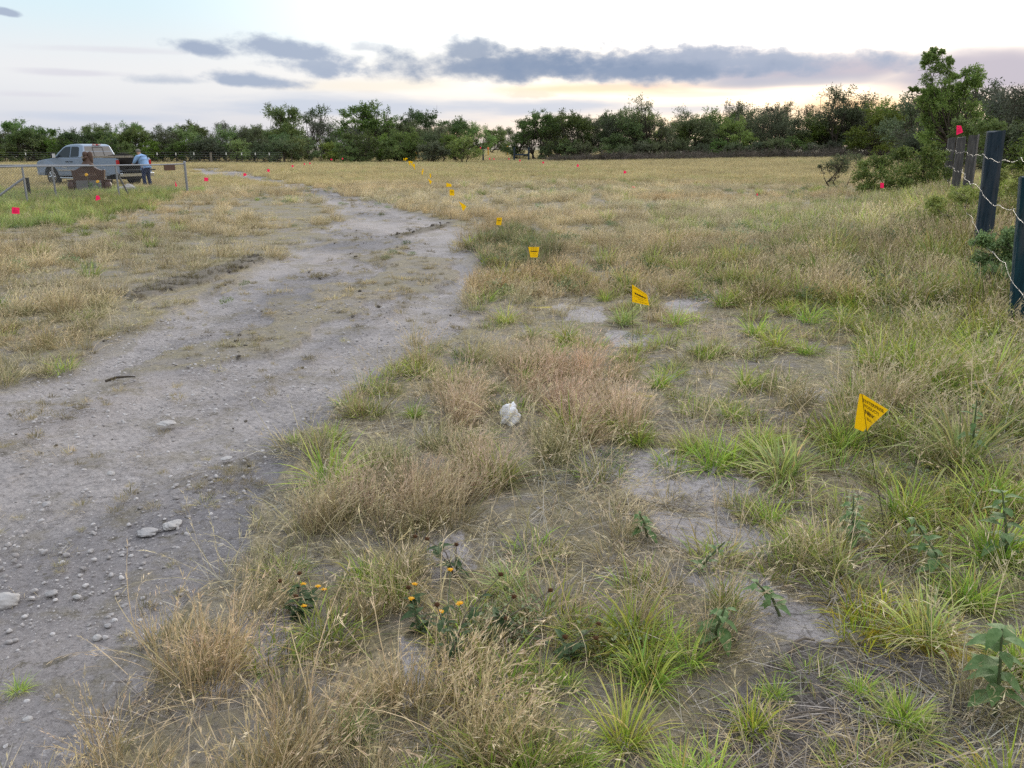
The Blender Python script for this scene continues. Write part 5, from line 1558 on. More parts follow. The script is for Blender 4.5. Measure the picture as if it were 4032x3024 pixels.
# ------------------------------------------------------------------ pickup
def car_paint(name, col, rough=0.32):
    m = NT(name)
    c = m.mix(m.noise(m.pos(obj=True), 1.5, 4), tuple(x * 0.9 for x in col), col)
    return m.principled(c, rough, 0.25, 0.5, None, Coat_Weight=0.4, Coat_Roughness=0.12)
M_PAINT = car_paint('silver_blue_paint', (0.25, 0.32, 0.44))
M_GLASS = plain('dark_window_glass', (0.016, 0.024, 0.034), 0.12, 0, 0.1, 3, 0.35)
M_RGLASS = plain('grey_reflection_rear_glass', (0.16, 0.145, 0.14), 0.12, 0, 0.1, 3, 0.6)  # reflection on the pane painted in as a grey base colour
M_BLACK = plain('black_plastic', (0.02, 0.02, 0.02), 0.55)
M_RUB = plain('tyre_rubber', (0.022, 0.021, 0.02), 0.85)
M_CHROME = plain('bright_chrome', (0.62, 0.63, 0.65), 0.2, 0.9, 0.05)
M_RED = plain('red_lens', (0.45, 0.012, 0.02), 0.2, 0, 0.15, 6, 0.6)
M_CLEAR = plain('clear_lens', (0.7, 0.7, 0.7), 0.15)
M_PLANK = wood_mat('tan_plank', (0.26, 0.22, 0.18), (0.40, 0.35, 0.29))

def pickup():
    cx, cy = -20.12, 41.27
    yaw = math.atan2(0.407, -0.914)
    g = float(H(cx, cy))
    T = thing('pickup_truck', 'silver blue pickup truck with its tailgate down, parked behind the metal fence', 'pickup truck', (cx, cy, g), yaw)
    T.scale = (0.93, 1, 1)
    def arc(x, r, a0, a1, n=10):
        return [(x + r * math.cos(R(a0 + (a1 - a0) * i / n)), 0.42 + r * math.sin(R(a0 + (a1 - a0) * i / n))) for i in range(n + 1)]
    def bw(z):                        # body half width swells at the belt
        return 0.965 + 0.02 * math.sin(max(0, min(1, (z - 0.45) / 0.85)) * math.pi)
    low = [(-0.56, 0.50)] + [(1.31, 0.47)] + arc(1.85, 0.53, 174, 6) + [(2.42, 0.48), (2.82, 0.50), (2.90, 0.60), (2.93, 0.85), (2.88, 1.06), (2.74, 1.15), (2.2, 1.23), (1.62, 1.28), (1.2, 1.30), (-0.56, 1.30)]
    body = MB().prism(low, lambda x, z: -bw(z) * (1 - 0.06 * max(0, x - 2.3)), lambda x, z: bw(z) * (1 - 0.06 * max(0, x - 2.3)))
    body.build('body', M_PAINT, T, False, 0.03)
    bed = [(-0.59, 0.52), (-0.59, 1.30), (-2.84, 1.31), (-2.90, 1.25), (-2.91, 0.62), (-2.30, 0.55)] + arc(-1.75, 0.53, 10, 170) + [(-1.2, 0.52)]
    b = MB().prism(bed, lambda x, z: bw(z) - 0.10, lambda x, z: bw(z)).prism(bed, lambda x, z: -bw(z), lambda x, z: -bw(z) + 0.10)
    b.box((-1.74, 0, 0.72), (2.28, 1.72, 0.06)).box((-0.62, 0, 1.0), (0.05, 1.72, 0.52))
    b.build('cargo_bed', M_PAINT, T, False, 0.02)
    MB().box((-0.1, 0, 0.50), (5.0, 1.45, 0.30)).box((1.85, 0, 0.62), (1.0, 1.6, 0.5)).box((-1.75, 0, 0.60), (1.0, 1.6, 0.22)).build('underbody', M_BLACK, T)
    def cw(z):
        return 0.955 - 0.21 * max(0, (z - 1.30)) / 0.62
    cab = [(1.60, 1.285), (1.28, 1.55), (0.98, 1.78), (0.80, 1.865), (0.5, 1.915), (0.1, 1.935), (-0.2, 1.925), (-0.38, 1.88), (-0.48, 1.6), (-0.56, 1.305)]
    MB().prism(cab, lambda x, z: -cw(z), lambda x, z: cw(z)).build('cab', M_PAINT, T, False, 0.035)
    for s in (1, -1):
        def side_pane(poly, name, mat, parent, out=0.008, th=0.012):
            return MB().prism(poly, lambda x, z: s * (cw(z) + out - th), lambda x, z: s * (cw(z) + out)).build(name, mat, parent)
        fd = MB().prism([(1.27, 0.56), (1.27, 1.275), (0.44, 1.275), (0.44, 0.56)], lambda x, z: s * (bw(z) - 0.02), lambda x, z: s * (bw(z) + 0.006)).build('door', M_PAINT, T, False, 0.006)
        side_pane([(1.40, 1.335), (1.15, 1.56), (0.93, 1.735), (0.78, 1.80), (0.44, 1.82), (0.42, 1.335)], 'window', M_GLASS, fd)
        MB().box((0.58, s * (bw(1.12) + 0.02), 1.13), (0.20, 0.03, 0.035)).build('handle', M_BLACK, fd)
        rd = MB().prism([(0.42, 0.56), (0.42, 1.275), (-0.30, 1.275), (-0.30, 0.56)], lambda x, z: s * (bw(z) - 0.02), lambda x, z: s * (bw(z) + 0.006)).build('door', M_PAINT, T, False, 0.006)
        side_pane([(0.36, 1.345), (0.37, 1.815), (-0.05, 1.815), (-0.17, 1.77), (-0.22, 1.42), (-0.17, 1.36)], 'window', M_GLASS, rd)
        MB().box((0.28, s * (bw(1.12) + 0.02), 1.13), (0.16, 0.03, 0.035)).build('handle', M_BLACK, rd)
        MB().box((0.48, s * (bw(0.75) + 0.012), 0.745), (1.6, 0.02, 0.055)).build('side_moulding', M_CHROME, T)
        MB().box((0.95, s * (bw(0.86) + 0.008), 0.865), (0.05, 0.008, 0.03)).box((0.78, s * (bw(0.86) + 0.008), 0.865), (0.24, 0.008, 0.03)).build('badge', M_CLEAR, T)
        MB().tube([(1.2, s * 0.98, 0.40), (1.1, s * 1.0, 0.38), (-0.4, s * 1.0, 0.38), (-0.5, s * 0.98, 0.40)], 0.04, 8).build('running_board', M_CHROME, T)
        m = MB().box((1.36, s * 1.12, 1.40), (0.10, 0.20, 0.24)).box((1.33, s * 0.99, 1.33), (0.06, 0.16, 0.05)).build('mirror', M_BLACK, T, False, 0.02)
        MB().box((1.305, s * 1.12, 1.40), (0.012, 0.16, 0.19)).build('mirror_glass', M_CLEAR, m)
        MB().box((-2.87, s * 0.925, 1.09), (0.10, 0.12, 0.27)).build('tail_light', M_RED, T, False, 0.015)
        MB().box((2.83, s * 0.74, 1.0), (0.16, 0.3, 0.2)).build('headlight', M_CLEAR, T, False, 0.03)
        for ax in (1.85, -1.75):
            w = thing('wheel', None, None, (ax, s * 0.83, 0.42)); w.parent = T
            Mx = Matrix.Rotation(R(90) * -s, 4, 'X')
            MB().lathe([(0.26, -0.12), (0.37, -0.125), (0.415, -0.09), (0.42, 0.0), (0.415, 0.09), (0.37, 0.125), (0.26, 0.12)], 28, Mx).build('tyre', M_RUB, w, True)
            rm = MB().lathe([(0.268, 0.075), (0.268, 0.122), (0.235, 0.125), (0.22, 0.08)], 24, Mx)
            for k in range(6):
                q = k * math.pi / 3
                rm.tube([Mx @ Vector((0.04 * math.cos(q), 0.04 * math.sin(q), 0.115)), Mx @ Vector((0.24 * math.cos(q), 0.24 * math.sin(q), 0.105))], [0.05, 0.036], 6)
            rm.build('rim', M_CHROME, w)
    zc = lambda z: -0.56 + (z - 1.305) / (1.88 - 1.305) * 0.18
    rg = MB().add([(zc(1.36) - 0.012, 0.84, 1.36), (zc(1.36) - 0.012, -0.84, 1.36), (zc(1.83) - 0.012, -0.68, 1.83), (zc(1.83) - 0.012, 0.68, 1.83), (zc(1.36) + .01, 0.84, 1.36), (zc(1.36) + .01, -0.84, 1.36), (zc(1.83) + .01, -0.68, 1.83), (zc(1.83) + .01, 0.68, 1.83)],
                  [(0, 1, 2, 3), (4, 5, 6, 7), (0, 1, 5, 4), (1, 2, 6, 5), (2, 3, 7, 6), (3, 0, 4, 7)]).build('rear_window', M_RGLASS, T)
    sf = MB()
    for y in (0.28, -0.28):
        sf.tube([(zc(1.37) - .02, y, 1.37), (zc(1.79) - .02, y, 1.79)], 0.012, 4)
    sf.tube([(zc(1.79) - .02, .28, 1.79), (zc(1.79) - .02, -.28, 1.79)], 0.012, 4)
    sf.build('slider_frame', M_BLACK, rg)
    MB().add([(1.60, .82, 1.32), (1.60, -.82, 1.32), (1.0, -.68, 1.785), (1.0, .68, 1.785), (1.57, .82, 1.30), (1.57, -.82, 1.30), (.97, -.68, 1.765), (.97, .68, 1.765)], [(0, 1, 2, 3), (4, 5, 6, 7), (0, 1, 5, 4), (1, 2, 6, 5), (2, 3, 7, 6), (3, 0, 4, 7)]).build('windscreen', M_GLASS, T)
    bl = MB().box((-0.41, 0, 1.90), (0.05, 0.42, 0.06)).build('high_brake_light', M_RED, T)
    MB().box((-0.44, 0.13, 1.90), (0.012, 0.13, 0.04)).box((-0.44, -0.13, 1.90), (0.012, 0.13, 0.04)).build('clear_lens', M_CLEAR, bl)
    MB().box((-3.17, 0, 0.77), (0.50, 1.56, 0.06)).build('tailgate', M_BLACK, T, False, 0.015)
    MB().box((-3.02, 0, 0.56), (0.20, 1.86, 0.17)).build('rear_bumper', M_CHROME, T, False, 0.03)
    MB().box((2.95, 0, 0.56), (0.16, 1.8, 0.18)).build('front_bumper', M_CHROME, T, False, 0.03)
    # load and plank resting on it
    Mw = Matrix.Translation((cx, cy, g)) @ Matrix.Rotation(yaw, 4, 'Z') @ Matrix.Diagonal((0.93, 1, 1, 1))
    bm = bmesh.new(); bmesh.ops.create_icosphere(bm, subdivisions=4, radius=1)
    for v in bm.verts:
        n_ = v.co.copy()
        k = 1 + 0.55 * float(fbm(np.array([n_.x * 2.3 + 5]), np.array([n_.y * 2.3 + n_.z * 1.7]), 3, 4)[0])
        v.co = Vector((n_.x * 1.05 * k, n_.y * 0.80 * k, max(-0.3, n_.z * 0.52) * k))
    me = bpy.data.meshes.new('load'); bm.to_mesh(me); bm.free(); me.materials.append(plain('black_mulch', (0.018, 0.016, 0.015), 0.95, 0, 0.5, 18, 0.1, 1.0))
    for p in me.polygons: p.use_smooth = True
    o = link('bed_load', me); o.matrix_world = Mw @ Matrix.Translation((-1.82, 0, 0.98))
    tag(o, 'black heap of material filling the open bed of the pickup', 'load')
    o = MB().box((0, 0, 0), (3.3, 0.24, 0.09)).build('plank', M_PLANK, None, False, 0.008)
    o.matrix_world = Mw @ Matrix.Translation((-2.12, 0.86, 1.362)) @ Matrix.Rotation(R(0.6), 4, 'Y')
    tag(o, 'long tan plank lying along the pickup bed rail and sticking out behind', 'plank')
    return Mw
PICK = pickup()

# ------------------------------------------------------------------ man at the tailgate
def skin_obj(name, verts, edges, rads, mat, parent, sub=2, root=0):
    me = bpy.data.meshes.new(name)
    me.from_pydata(verts, edges, [])
    me.materials.append(mat)
    o = bpy.data.objects.new(name, me); COL.objects.link(o); o.parent = parent
    sk = o.modifiers.new('skin', 'SKIN')
    lay = me.skin_vertices[0] if me.skin_vertices else None
    if lay is None:
        bm = bmesh.new(); bm.from_mesh(me); bm.verts.layers.skin.verify(); bm.to_mesh(me); bm.free()
        lay = me.skin_vertices[0]
    for i, r in enumerate(rads):
        lay.data[i].radius = r if hasattr(r, '__len__') else (r, r)
        lay.data[i].use_root = (i == root)
    sk.use_smooth_shade = True
    s = o.modifiers.new('sub', 'SUBSURF'); s.levels = s.render_levels = sub
    return o

def man():
    M_SKIN = plain('skin', (0.42, 0.25, 0.18), 0.6)
    M_SHIRT = plain('blue_shirt', (0.29, 0.45, 0.74), 0.85, 0, 0.12, 12, 0.1, 0.4)
    M_JEANS = plain('blue_jeans', (0.022, 0.034, 0.085), 0.9, 0, 0.3, 14, 0.1, 0.3)
    M_HAIR = plain('grey_hair', (0.20, 0.185, 0.17), 0.9, 0, 0.4, 30, 0.1, 0.6)
    M_SHOE = plain('brown_boot', (0.06, 0.04, 0.03), 0.6)
    p = at(578, 700, 39.0); g = float(H(p.x, p.y))
    t = thing('person', 'person in light blue shirt and dark jeans bending over the pickup tailgate', 'person', (p.x, p.y, g), R(150))
    V, E, Rr = [], [], []
    def add(pts, rads, start=None):
        k = start
        for q, r in zip(pts, rads):
            V.append(q); Rr.append(r)
            if k is not None: E.append((k, len(V) - 1))
            k = len(V) - 1
        return k
    pel = add([(0, 0, 0.96)], [(0.13, 0.15)])
    ch = add([(0.07, 0, 1.10), (0.17, 0, 1.27), (0.24, 0, 1.38)], [0.13, 0.15, 0.13], pel)
    nk = add([(0.31, 0, 1.46)], [0.06], ch)
    add([(0.37, 0, 1.52), (0.41, 0, 1.60), (0.41, 0, 1.67)], [(0.075, 0.07), (0.095, 0.08), (0.06, 0.055)], nk)
    # face: brow, nose and chin on the front of the head
    hd = len(V) - 2
    add([(0.515, 0, 1.585)], [0.016], hd)
    add([(0.40, 0.085, 1.59)], [0.018], hd); add([(0.40, -0.085, 1.59)], [0.018], hd)
    for s in (1, -1):
        add([(0.0, 0.10 * s, 0.90), (0.03, 0.125 * s, 0.50), (-0.03, 0.14 * s, 0.10), (0.02, 0.145 * s, 0.05), (0.14, 0.155 * s, 0.04)], [0.10, 0.068, 0.045, 0.045, 0.035], pel)
        wr = add([(0.24, 0.19 * s, 1.36), (0.36, 0.26 * s, 1.14), (0.58, 0.20 * s, 1.06)], [0.065, 0.05, 0.033], ch)
        pm = add([(0.63, 0.195 * s, 1.045), (0.67, 0.19 * s, 1.035)], [(0.03, 0.02), (0.034, 0.016)], wr)
        for k, (dy, l) in enumerate(((-0.03, 0.068), (-0.01, 0.08), (0.01, 0.076), (0.03, 0.06))):
            add([(0.705, 0.19 * s + dy, 1.03), (0.705 + l * .5, 0.19 * s + dy * 1.1, 1.015), (0.70 + l * .85, 0.19 * s + dy * 1.1, 0.985)], [0.0095, 0.009, 0.0075], pm)
        add([(0.65, 0.19 * s - 0.045 * s, 1.03), (0.685, 0.19 * s - 0.062 * s, 1.015)], [0.011, 0.009], pm - 1)
    body = skin_obj('body', V, E, Rr, M_SKIN, t, 2)
    # shirt: torso and sleeves to the wrist
    V2 = [(-0.02, 0, 0.90), (0.02, 0, 1.02), (0.10, 0, 1.16), (0.19, 0, 1.30), (0.25, 0, 1.39), (0.30, 0, 1.445)]
    R2 = [(0.185, 0.215), (0.175, 0.20), (0.175, 0.20), (0.175, 0.215), (0.14, 0.185), (0.075, 0.085)]
    E2 = [(i, i + 1) for i in range(5)]
    for s in (1, -1):
        k = len(V2)
        V2 += [(0.235, 0.215 * s, 1.345), (0.30, 0.265 * s, 1.23), (0.37, 0.275 * s, 1.13), (0.52, 0.22 * s, 1.075)]
        R2 += [0.095, 0.082, 0.07, 0.052]
        E2 += [(4, k), (k, k + 1), (k + 1, k + 2), (k + 2, k + 3)]
    skin_obj('shirt', V2, E2, R2, M_SHIRT, t, 2, 1)
    V3 = [(-0.03, 0, 0.985), (-0.02, 0, 0.90)]; R3 = [(0.15, 0.175), (0.155, 0.185)]; E3 = [(0, 1)]
    for s in (1, -1):
        k = len(V3)
        V3 += [(0.0, 0.105 * s, 0.76), (0.03, 0.125 * s, 0.50), (0.0, 0.135 * s, 0.28), (-0.03, 0.14 * s, 0.10)]
        R3 += [0.115, 0.088, 0.08, 0.078]
        E3 += [(1, k), (k, k + 1), (k + 1, k + 2), (k + 2, k + 3)]
    skin_obj('jeans', V3, E3, R3, M_JEANS, t, 2, 1)
    hair = MB()
    hair.lathe([(0.06, -0.03), (0.098, 0.0), (0.108, 0.04), (0.098, 0.085), (0.065, 0.118), (0.02, 0.13)], 16, Matrix.Translation((0.385, 0, 1.575)) @ Matrix.Rotation(R(8), 4, 'Y'))
    hair.build('hair', M_HAIR, t, True)
    for s in (1, -1):
        MB().tube([(-0.075, 0.14 * s, 0.05), (-0.03, 0.14 * s, 0.06), (0.06, 0.147 * s, 0.055), (0.15, 0.155 * s, 0.04), (0.19, 0.157 * s, 0.035)], [0.04, 0.052, 0.05, 0.045, 0.025], 10).build('boot', M_SHOE, t, True)
man()

# ------------------------------------------------------------------ chain link fence and grave
M_MESH = plain('dull_mesh_wire', (0.16, 0.16, 0.165), 0.6, 0.3)
def chain_link():
    E = Vector((-11.93, 31.3, 0)); D = Vector((-1.10, -3.0, 0))
    def panel(a, b, h, name, label, posts, braces=(), plate=False):
        a, b = Vector(a), Vector(b)
        L = (b - a).length; d = (b - a) / L
        g = lambda s: float(H(a.x + d.x * s, a.y + d.y * s))
        t = thing(name, label, 'chain link fence', (a.x, a.y, 0))
        loc = lambda s, z: Vector((d.x * s, d.y * s, z))
        MB().tube([loc(s * L / 8, g(s * L / 8) + h) for s in range(9)], 0.024, 7).build('top_rail', M_STEEL, t)
        for s in posts:
            big = s == 0
            mb = MB().tube([loc(s, g(s) - .2), loc(s, g(s) + h + (0.02 if big else -0.02))], 0.045 if big else 0.03, 8)
            if big:
                mb.lathe([(0.05, 0.0), (0.052, 0.03), (0.03, 0.07), (0.01, 0.085)], 10, Matrix.Translation(loc(0, g(0) + h + 0.02)))
            mb.build('post', M_STEEL, t)
        for s0, z0, off in braces:
            MB().tube([loc(s0, g(s0) + z0), loc(s0, g(s0)) + Vector(off)], 0.032, 7).build('brace', M_STEEL, t)
        me = MB()
        st = 0.085
        k = -h
        while k < L:
            for sg in (1, -1):
                s0, s1 = (k, k + h) if sg > 0 else (k + h, k)
                z0, z1 = 0.04, h - 0.01
                # clip to the panel
                def cl(sa, za, sb, zb):
                    if sa < 0: za = za + (zb - za) * (0 - sa) / (sb - sa); sa = 0
                    if sa > L: za = za + (zb - za) * (L - sa) / (sb - sa); sa = L
                    return sa, za
                if (s0 < 0 and s1 < 0) or (s0 > L and s1 > L): continue
                A = cl(s0, z0, s1, z1); B = cl(s1, z1, s0, z0)
                if abs(A[0] - B[0]) < 0.01: continue
                me.tube([loc(A[0], g(A[0]) + A[1]), loc(B[0], g(B[0]) + B[1])], 0.0024, 3, False)
            k += st
        me.build('wire_mesh', M_MESH, t)
        return t, loc, g
    t, loc, g = panel(E, E + D * 3.3, 1.08, 'chain_link_fence', 'grey chain link fence running from its domed corner post toward the left edge', (0, 3.25, 6.75), ((3.25, 0.9, (-0.05, 0.9, 0)), (6.75, 0.75, (-0.9, -0.75, -0.05))))
    pl = MB().box((0, 0, 0), (0.52, 0.03, 0.19)).build('name_plate', plain('brown_plate', (0.085, 0.042, 0.03), 0.6), t)
    pl.location = loc(0.85, g(0.85) + 0.97) + Vector((0.05, 0, 0)); pl.rotation_euler = (0, 0, math.atan2(D.y, D.x))
    panel((-13.45, 27.3, 0), (-18.2, 26.4, 0), 1.10, 'chain_link_fence', 'second stretch of chain link fence turning off to the left before the pickup', (1.1, 4.2))
    p = at(104, 686, 30.0)
    o = MB().tube([(0, 0, -.2), (0, 0, 0.65)], 0.06, 8).build('stub_post', M_BLACK); o.location = (p.x, 30.0, float(H(p.x, 30.0)))
    tag(o, 'short black stub post behind the leaning fence brace', 'post')
chain_link()

def grave():
    M_GRAN = plain('brown_granite', (0.075, 0.032, 0.022), 0.35, 0, 0.35, 40, 0.5)
    M_GREY = plain('grey_granite', (0.17, 0.165, 0.175), 0.5, 0, 0.25, 50)
    M_CUT = plain('cut_stone', (0.24, 0.17, 0.14), 0.8)
    Y = 33.0
    p = at(357, 742, Y); g = float(H(p.x, Y)) - 0.02
    t = thing('headstone', 'brown granite family headstone with a statue and vases behind the metal fence', 'headstone', (p.x, Y, g), R(10))
    MB().box((0, 0, 0.06), (1.55, 0.5, 0.16)).build('base', M_GRAN, t, False, 0.02)
    top = [(-0.60, 0.92), (-0.50, 0.90), (-0.36, 0.95), (-0.22, 1.04), (0, 1.09), (0.22, 1.04), (0.36, 0.95), (0.50, 0.90), (0.60, 0.92)]
    die = [(0.50, 0.14), (0.60, 0.92)][:1] + top[::-1] + [(-0.50, 0.14)]
    d = MB().prism(die, -0.11, 0.11).build('tablet', M_GRAN, t, False, 0.012)
    tx = MB(); vv, ff = text_mesh('GARCIA', 0.17)
    tx.add([(x, -0.113, 0.74 + y) for x, y, _ in vv], ff)
    tx.build('lettering', M_CUT, d)
    for s in (-1, 1):
        MB().box((0.24 * s, -0.14, 0.34), (0.42, 0.06, 0.36)).build('plaque', M_GREY, t, False, 0.01)
        MB().lathe([(0.10, 0.14), (0.13, 0.2), (0.145, 0.32), (0.12, 0.44), (0.09, 0.49), (0.14, 0.53), (0.14, 0.55)], 16, Matrix.Translation((0.66 * s, -0.05, 0))).build('vase', M_GRAN, t, True)
    st = MB().lathe([(0.24, 1.06), (0.22, 1.12), (0.15, 1.22), (0.12, 1.32), (0.09, 1.42)], 14)
    st.lathe([(0.03, 1.34), (0.085, 1.40), (0.10, 1.48), (0.085, 1.56), (0.03, 1.60)], 12, Matrix.Translation((-0.04, 0, 0)))
    st.lathe([(0.05, 1.10), (0.09, 1.25), (0.10, 1.42), (0.09, 1.54), (0.03, 1.60)], 12, Matrix.Translation((0.13, 0.04, 0)))
    st.tube([(-0.10, -0.1, 1.28), (-0.02, -0.17, 1.36), (0.06, -0.12, 1.42)], [0.05, 0.045, 0.03], 8)
    st.build('statue', plain('brown_stone', (0.10, 0.062, 0.05), 0.7, 0, 0.3, 20), t, True)
grave()

# ------------------------------------------------------------------ rocks, sticks and weeds close by
def rock_mesh(seed, sx, sy, sz, mat, jag=0.5, sub=4):
    bm = bmesh.new(); bmesh.ops.create_icosphere(bm, subdivisions=sub, radius=1)
    for v in bm.verts:
        n_ = v.co
        a = np.array([n_.x * 1.7 + seed]); b = np.array([n_.y * 1.7 + n_.z * 2.1 - seed])
        k = 1 + jag * float(fbm(a, b, seed, 5)[0]) + 0.25 * jag * (round(float(fbm(a * 0.8, b * 0.8, seed + 3, 2)[0]) * 8) / 8)
        v.co = Vector((n_.x * sx * k, n_.y * sy * k, n_.z * sz * k))
    me = bpy.data.meshes.new('rock'); bm.to_mesh(me); bm.free(); me.materials.append(mat)
    for p in me.polygons: p.use_smooth = True
    return me
def rocks():
    M_PALE = plain('pale_limestone', (0.43, 0.41, 0.405), 0.9, 0, 0.25, 9, 0.15, 0.7)
    M_WHITE = plain('white_plastic', (0.84, 0.84, 0.88), 0.6, 0, 0.08, 14, 0.3, 0.9)
    M_GR = plain('grey_stone', (0.36, 0.345, 0.35), 0.9, 0, 0.3, 12, 0.15, 0.8)
    for u, v, wpx, hz, mat, jag, lab in ((1100, 912, 40, 1.2, M_WHITE, 1.2, 'crumpled white bag caught in the brown dry grass'), (10, 1300, 66, 0.55, M_PALE, 0.5, 'large pale rock cut off by the left edge of the picture'),
            (372, 1135, 48, 0.35, M_PALE, 0.9, 'flat pale rock slab on the track, widest of the two flat slabs'), (318, 1150, 50, 0.18, M_GR, 0.9, 'flat grey rock slab beside the widest pale one'), (210, 1378, 22, 0.6, M_PALE, 0.5, 'rounded pale stone on the grey track below the dry tuft'),
            (60, 1555, 22, 0.6, M_PALE, 0.5, 'pale stone low at the bottom left of the track'), (240, 1023, 22, 0.5, M_PALE, 0.5, 'small pale stone alone on the upper part of the track'), (100, 1090, 24, 0.5, M_GR, 0.6, 'grey blue stone on the left side of the track'),
            (112, 1282, 26, 0.5, M_GR, 0.6, 'bluish grey stone just right of the large edge rock'), (168, 1290, 18, 0.6, M_PALE, 0.5, 'small pale stone right of the bluish grey one'), (360, 915, 44, 0.22, M_PALE, 0.9, 'low crumbled pale rock patch in the middle of the track'),
            (490, 990, 30, 0.2, M_PALE, 0.7, 'thin pale rock flake on the track beside the grass edge'), (233, 1352, 18, 0.5, M_GR, 0.6, 'small grey stone above the rounded pale stone'), (538, 1007, 11, 0.8, M_BLACK, 0.5, 'small black lump on the track near the grass edge')):
        p = g2(u, v)
        dist = (Vector((0, 0, EYE)) - p).length
        w = wpx * 1.8228 / F_PX * dist / 2 * (0.8 if mat != M_WHITE else 1.15)
        me = rock_mesh(int(u * 3 + v), w, w * 0.8, w * hz, mat, jag)
        o = link('rock', me, None, (p.x, p.y, p.z + w * hz * (0.10 if mat != M_WHITE else 0.6)), rnd.uniform(0, 6.28))
        if mat == M_WHITE:
            o.name = 'crumpled_bag'; tag(o, lab, 'litter'); continue
        tag(o, lab, 'rock', 'rocks on and beside the track')
    for u, v, w, hz, lab in ((505, 727, 0.28, 0.85, 'pale boulder beside the headstone, larger of the pair'), (477, 733, 0.24, 0.7, 'pale boulder beside the headstone, smaller of the pair')):
        p = at(u, v, 33.5); g = float(H(p.x, 33.5))
        o = link('boulder', rock_mesh(u, w, w * .8, w * hz, M_PALE, 0.5), None, (p.x, 33.5, g + w * hz * .4), 0.4)
        tag(o, lab, 'boulder', 'boulders beside the headstone')
    # sticks
    for (a, b, r, lab) in (((228, 826), (292, 817), 0.009, 'dark curved stick lying on the track'), ((1705, 1415), (1760, 1390), 0.005, 'thin grey dead stalk across the bare soil at right'), ((1640, 1600), (1800, 1540), 0.005, 'pale fallen stalk among the straw litter at the bottom')):
        p, q = g2(*a), g2(*b)
        m = p.lerp(q, 0.5) + Vector((0.02, 0.04, 0.015))
        o = MB().tube([p + Vector((0, 0, .008)), p.lerp(m, .5) + Vector((0.0, 0.01, .012)), m, q + Vector((0, 0, .012))], [r, r, r * .8, r * .5], 6).build('stick', M_TWIG if r < .008 else M_BARK)
        tag(o, lab, 'stick')
rocks()

def broad_leaf(L, W, droop, seed=0, n=6):
    """a creased leaf blade along +x"""
    g = np.random.default_rng(seed)
    vs, fs = [], []
    for i in range(n + 1):
        t = i / n
        w = W * math.sin(math.pi * min(1, t * 0.93 + 0.07)) ** 0.8 * (1.15 - 0.5 * t)
        z = -droop * t * t * L
        e = g.uniform(0.9, 1.1)
        vs += [(t * L, -w * e, z + w * 0.25 + g.normal(0, .04) * W), (t * L, 0, z), (t * L, w * e, z + w * 0.25 + g.normal(0, .04) * W)]
    for i in range(n):
        a = i * 3
        fs += [(a, a + 1, a + 4, a + 3), (a + 1, a + 2, a + 5, a + 4)]
    return vs, fs
def weed_mat(name, c0, c1):
    m = NT(name)
    f = m.noise(m.pos(obj=True), 60, 6, 0.7)
    c = m.mix(m.rng(f, 0.35, 0.65), c0, c1)
    c = m.mix(m.rng(m.noise(m.pos(obj=True), 35, 3), 0.62, 0.70, 0, 0.7), c, (0.26, 0.24, 0.09))
    d = m.n('ShaderNodeBsdfPrincipled'); m.put(d.inputs['Base Color'], c); d.inputs['Roughness'].default_value = 0.6; d.inputs['Specular IOR Level'].default_value = 0.25
    t = m.n('ShaderNodeBsdfTranslucent'); m.put(t.inputs[0], c)
    s = m.n('ShaderNodeMixShader'); s.inputs[0].default_value = 0.2
    m.t.links.new(d.outputs[0], s.inputs[1]); m.t.links.new(t.outputs[0], s.inputs[2]); m.t.links.new(s.outputs[0], m.out.inputs[0])
    return m.m
M_BROAD = weed_mat('broad_weed_leaf', (0.09, 0.165, 0.05), (0.16, 0.25, 0.095))
M_STEM = plain('green_stem', (0.12, 0.15, 0.075), 0.8)
M_PETAL = plain('yellow_petal', (0.80, 0.42, 0.01), 0.6)
M_SEED = plain('brown_seed_head', (0.10, 0.05, 0.025), 0.9, 0, 0.4, 60, 0.1, 0.8)

def broad_weed(u, v, h, nl, size, lab, seed):
    g = np.random.default_rng(seed)
    p = g2(u, v)
    t = thing('broadleaf_weed', lab, 'weed', p, g.uniform(0, 6.28), 'broad leaved weeds')
    tipx, tipy = g.normal(0, 0.05, 2)
    MB().tube([(0, 0, -.02), (tipx * .4, tipy * .4, h * .5), (tipx, tipy, h)], [0.006, 0.005, 0.003], 6).build('stem', M_STEM, t)
    size *= 0.86; nl += 7
    for i in range(nl):
        f = min(1.0, 0.22 + 0.8 * (i + 0.5) / nl)
        a = i * 2.4 + g.uniform(-.3, .3)
        L = size * g.uniform(0.55, 1.15) * (1.15 - 0.65 * f)
        vs, fs = broad_leaf(L, L * 0.33, g.uniform(0.25, 0.8), int(g.integers(999)))
        M = Matrix.Translation((tipx * f, tipy * f, h * f)) @ Matrix.Rotation(a, 4, 'Z') @ Matrix.Translation((0.01, 0, 0)) @ Matrix.Rotation(R(g.uniform(-40, 15)), 4, 'Y')
        MB().add([M @ Vector(q) for q in vs], fs).build('leaf', M_BROAD, t, True)

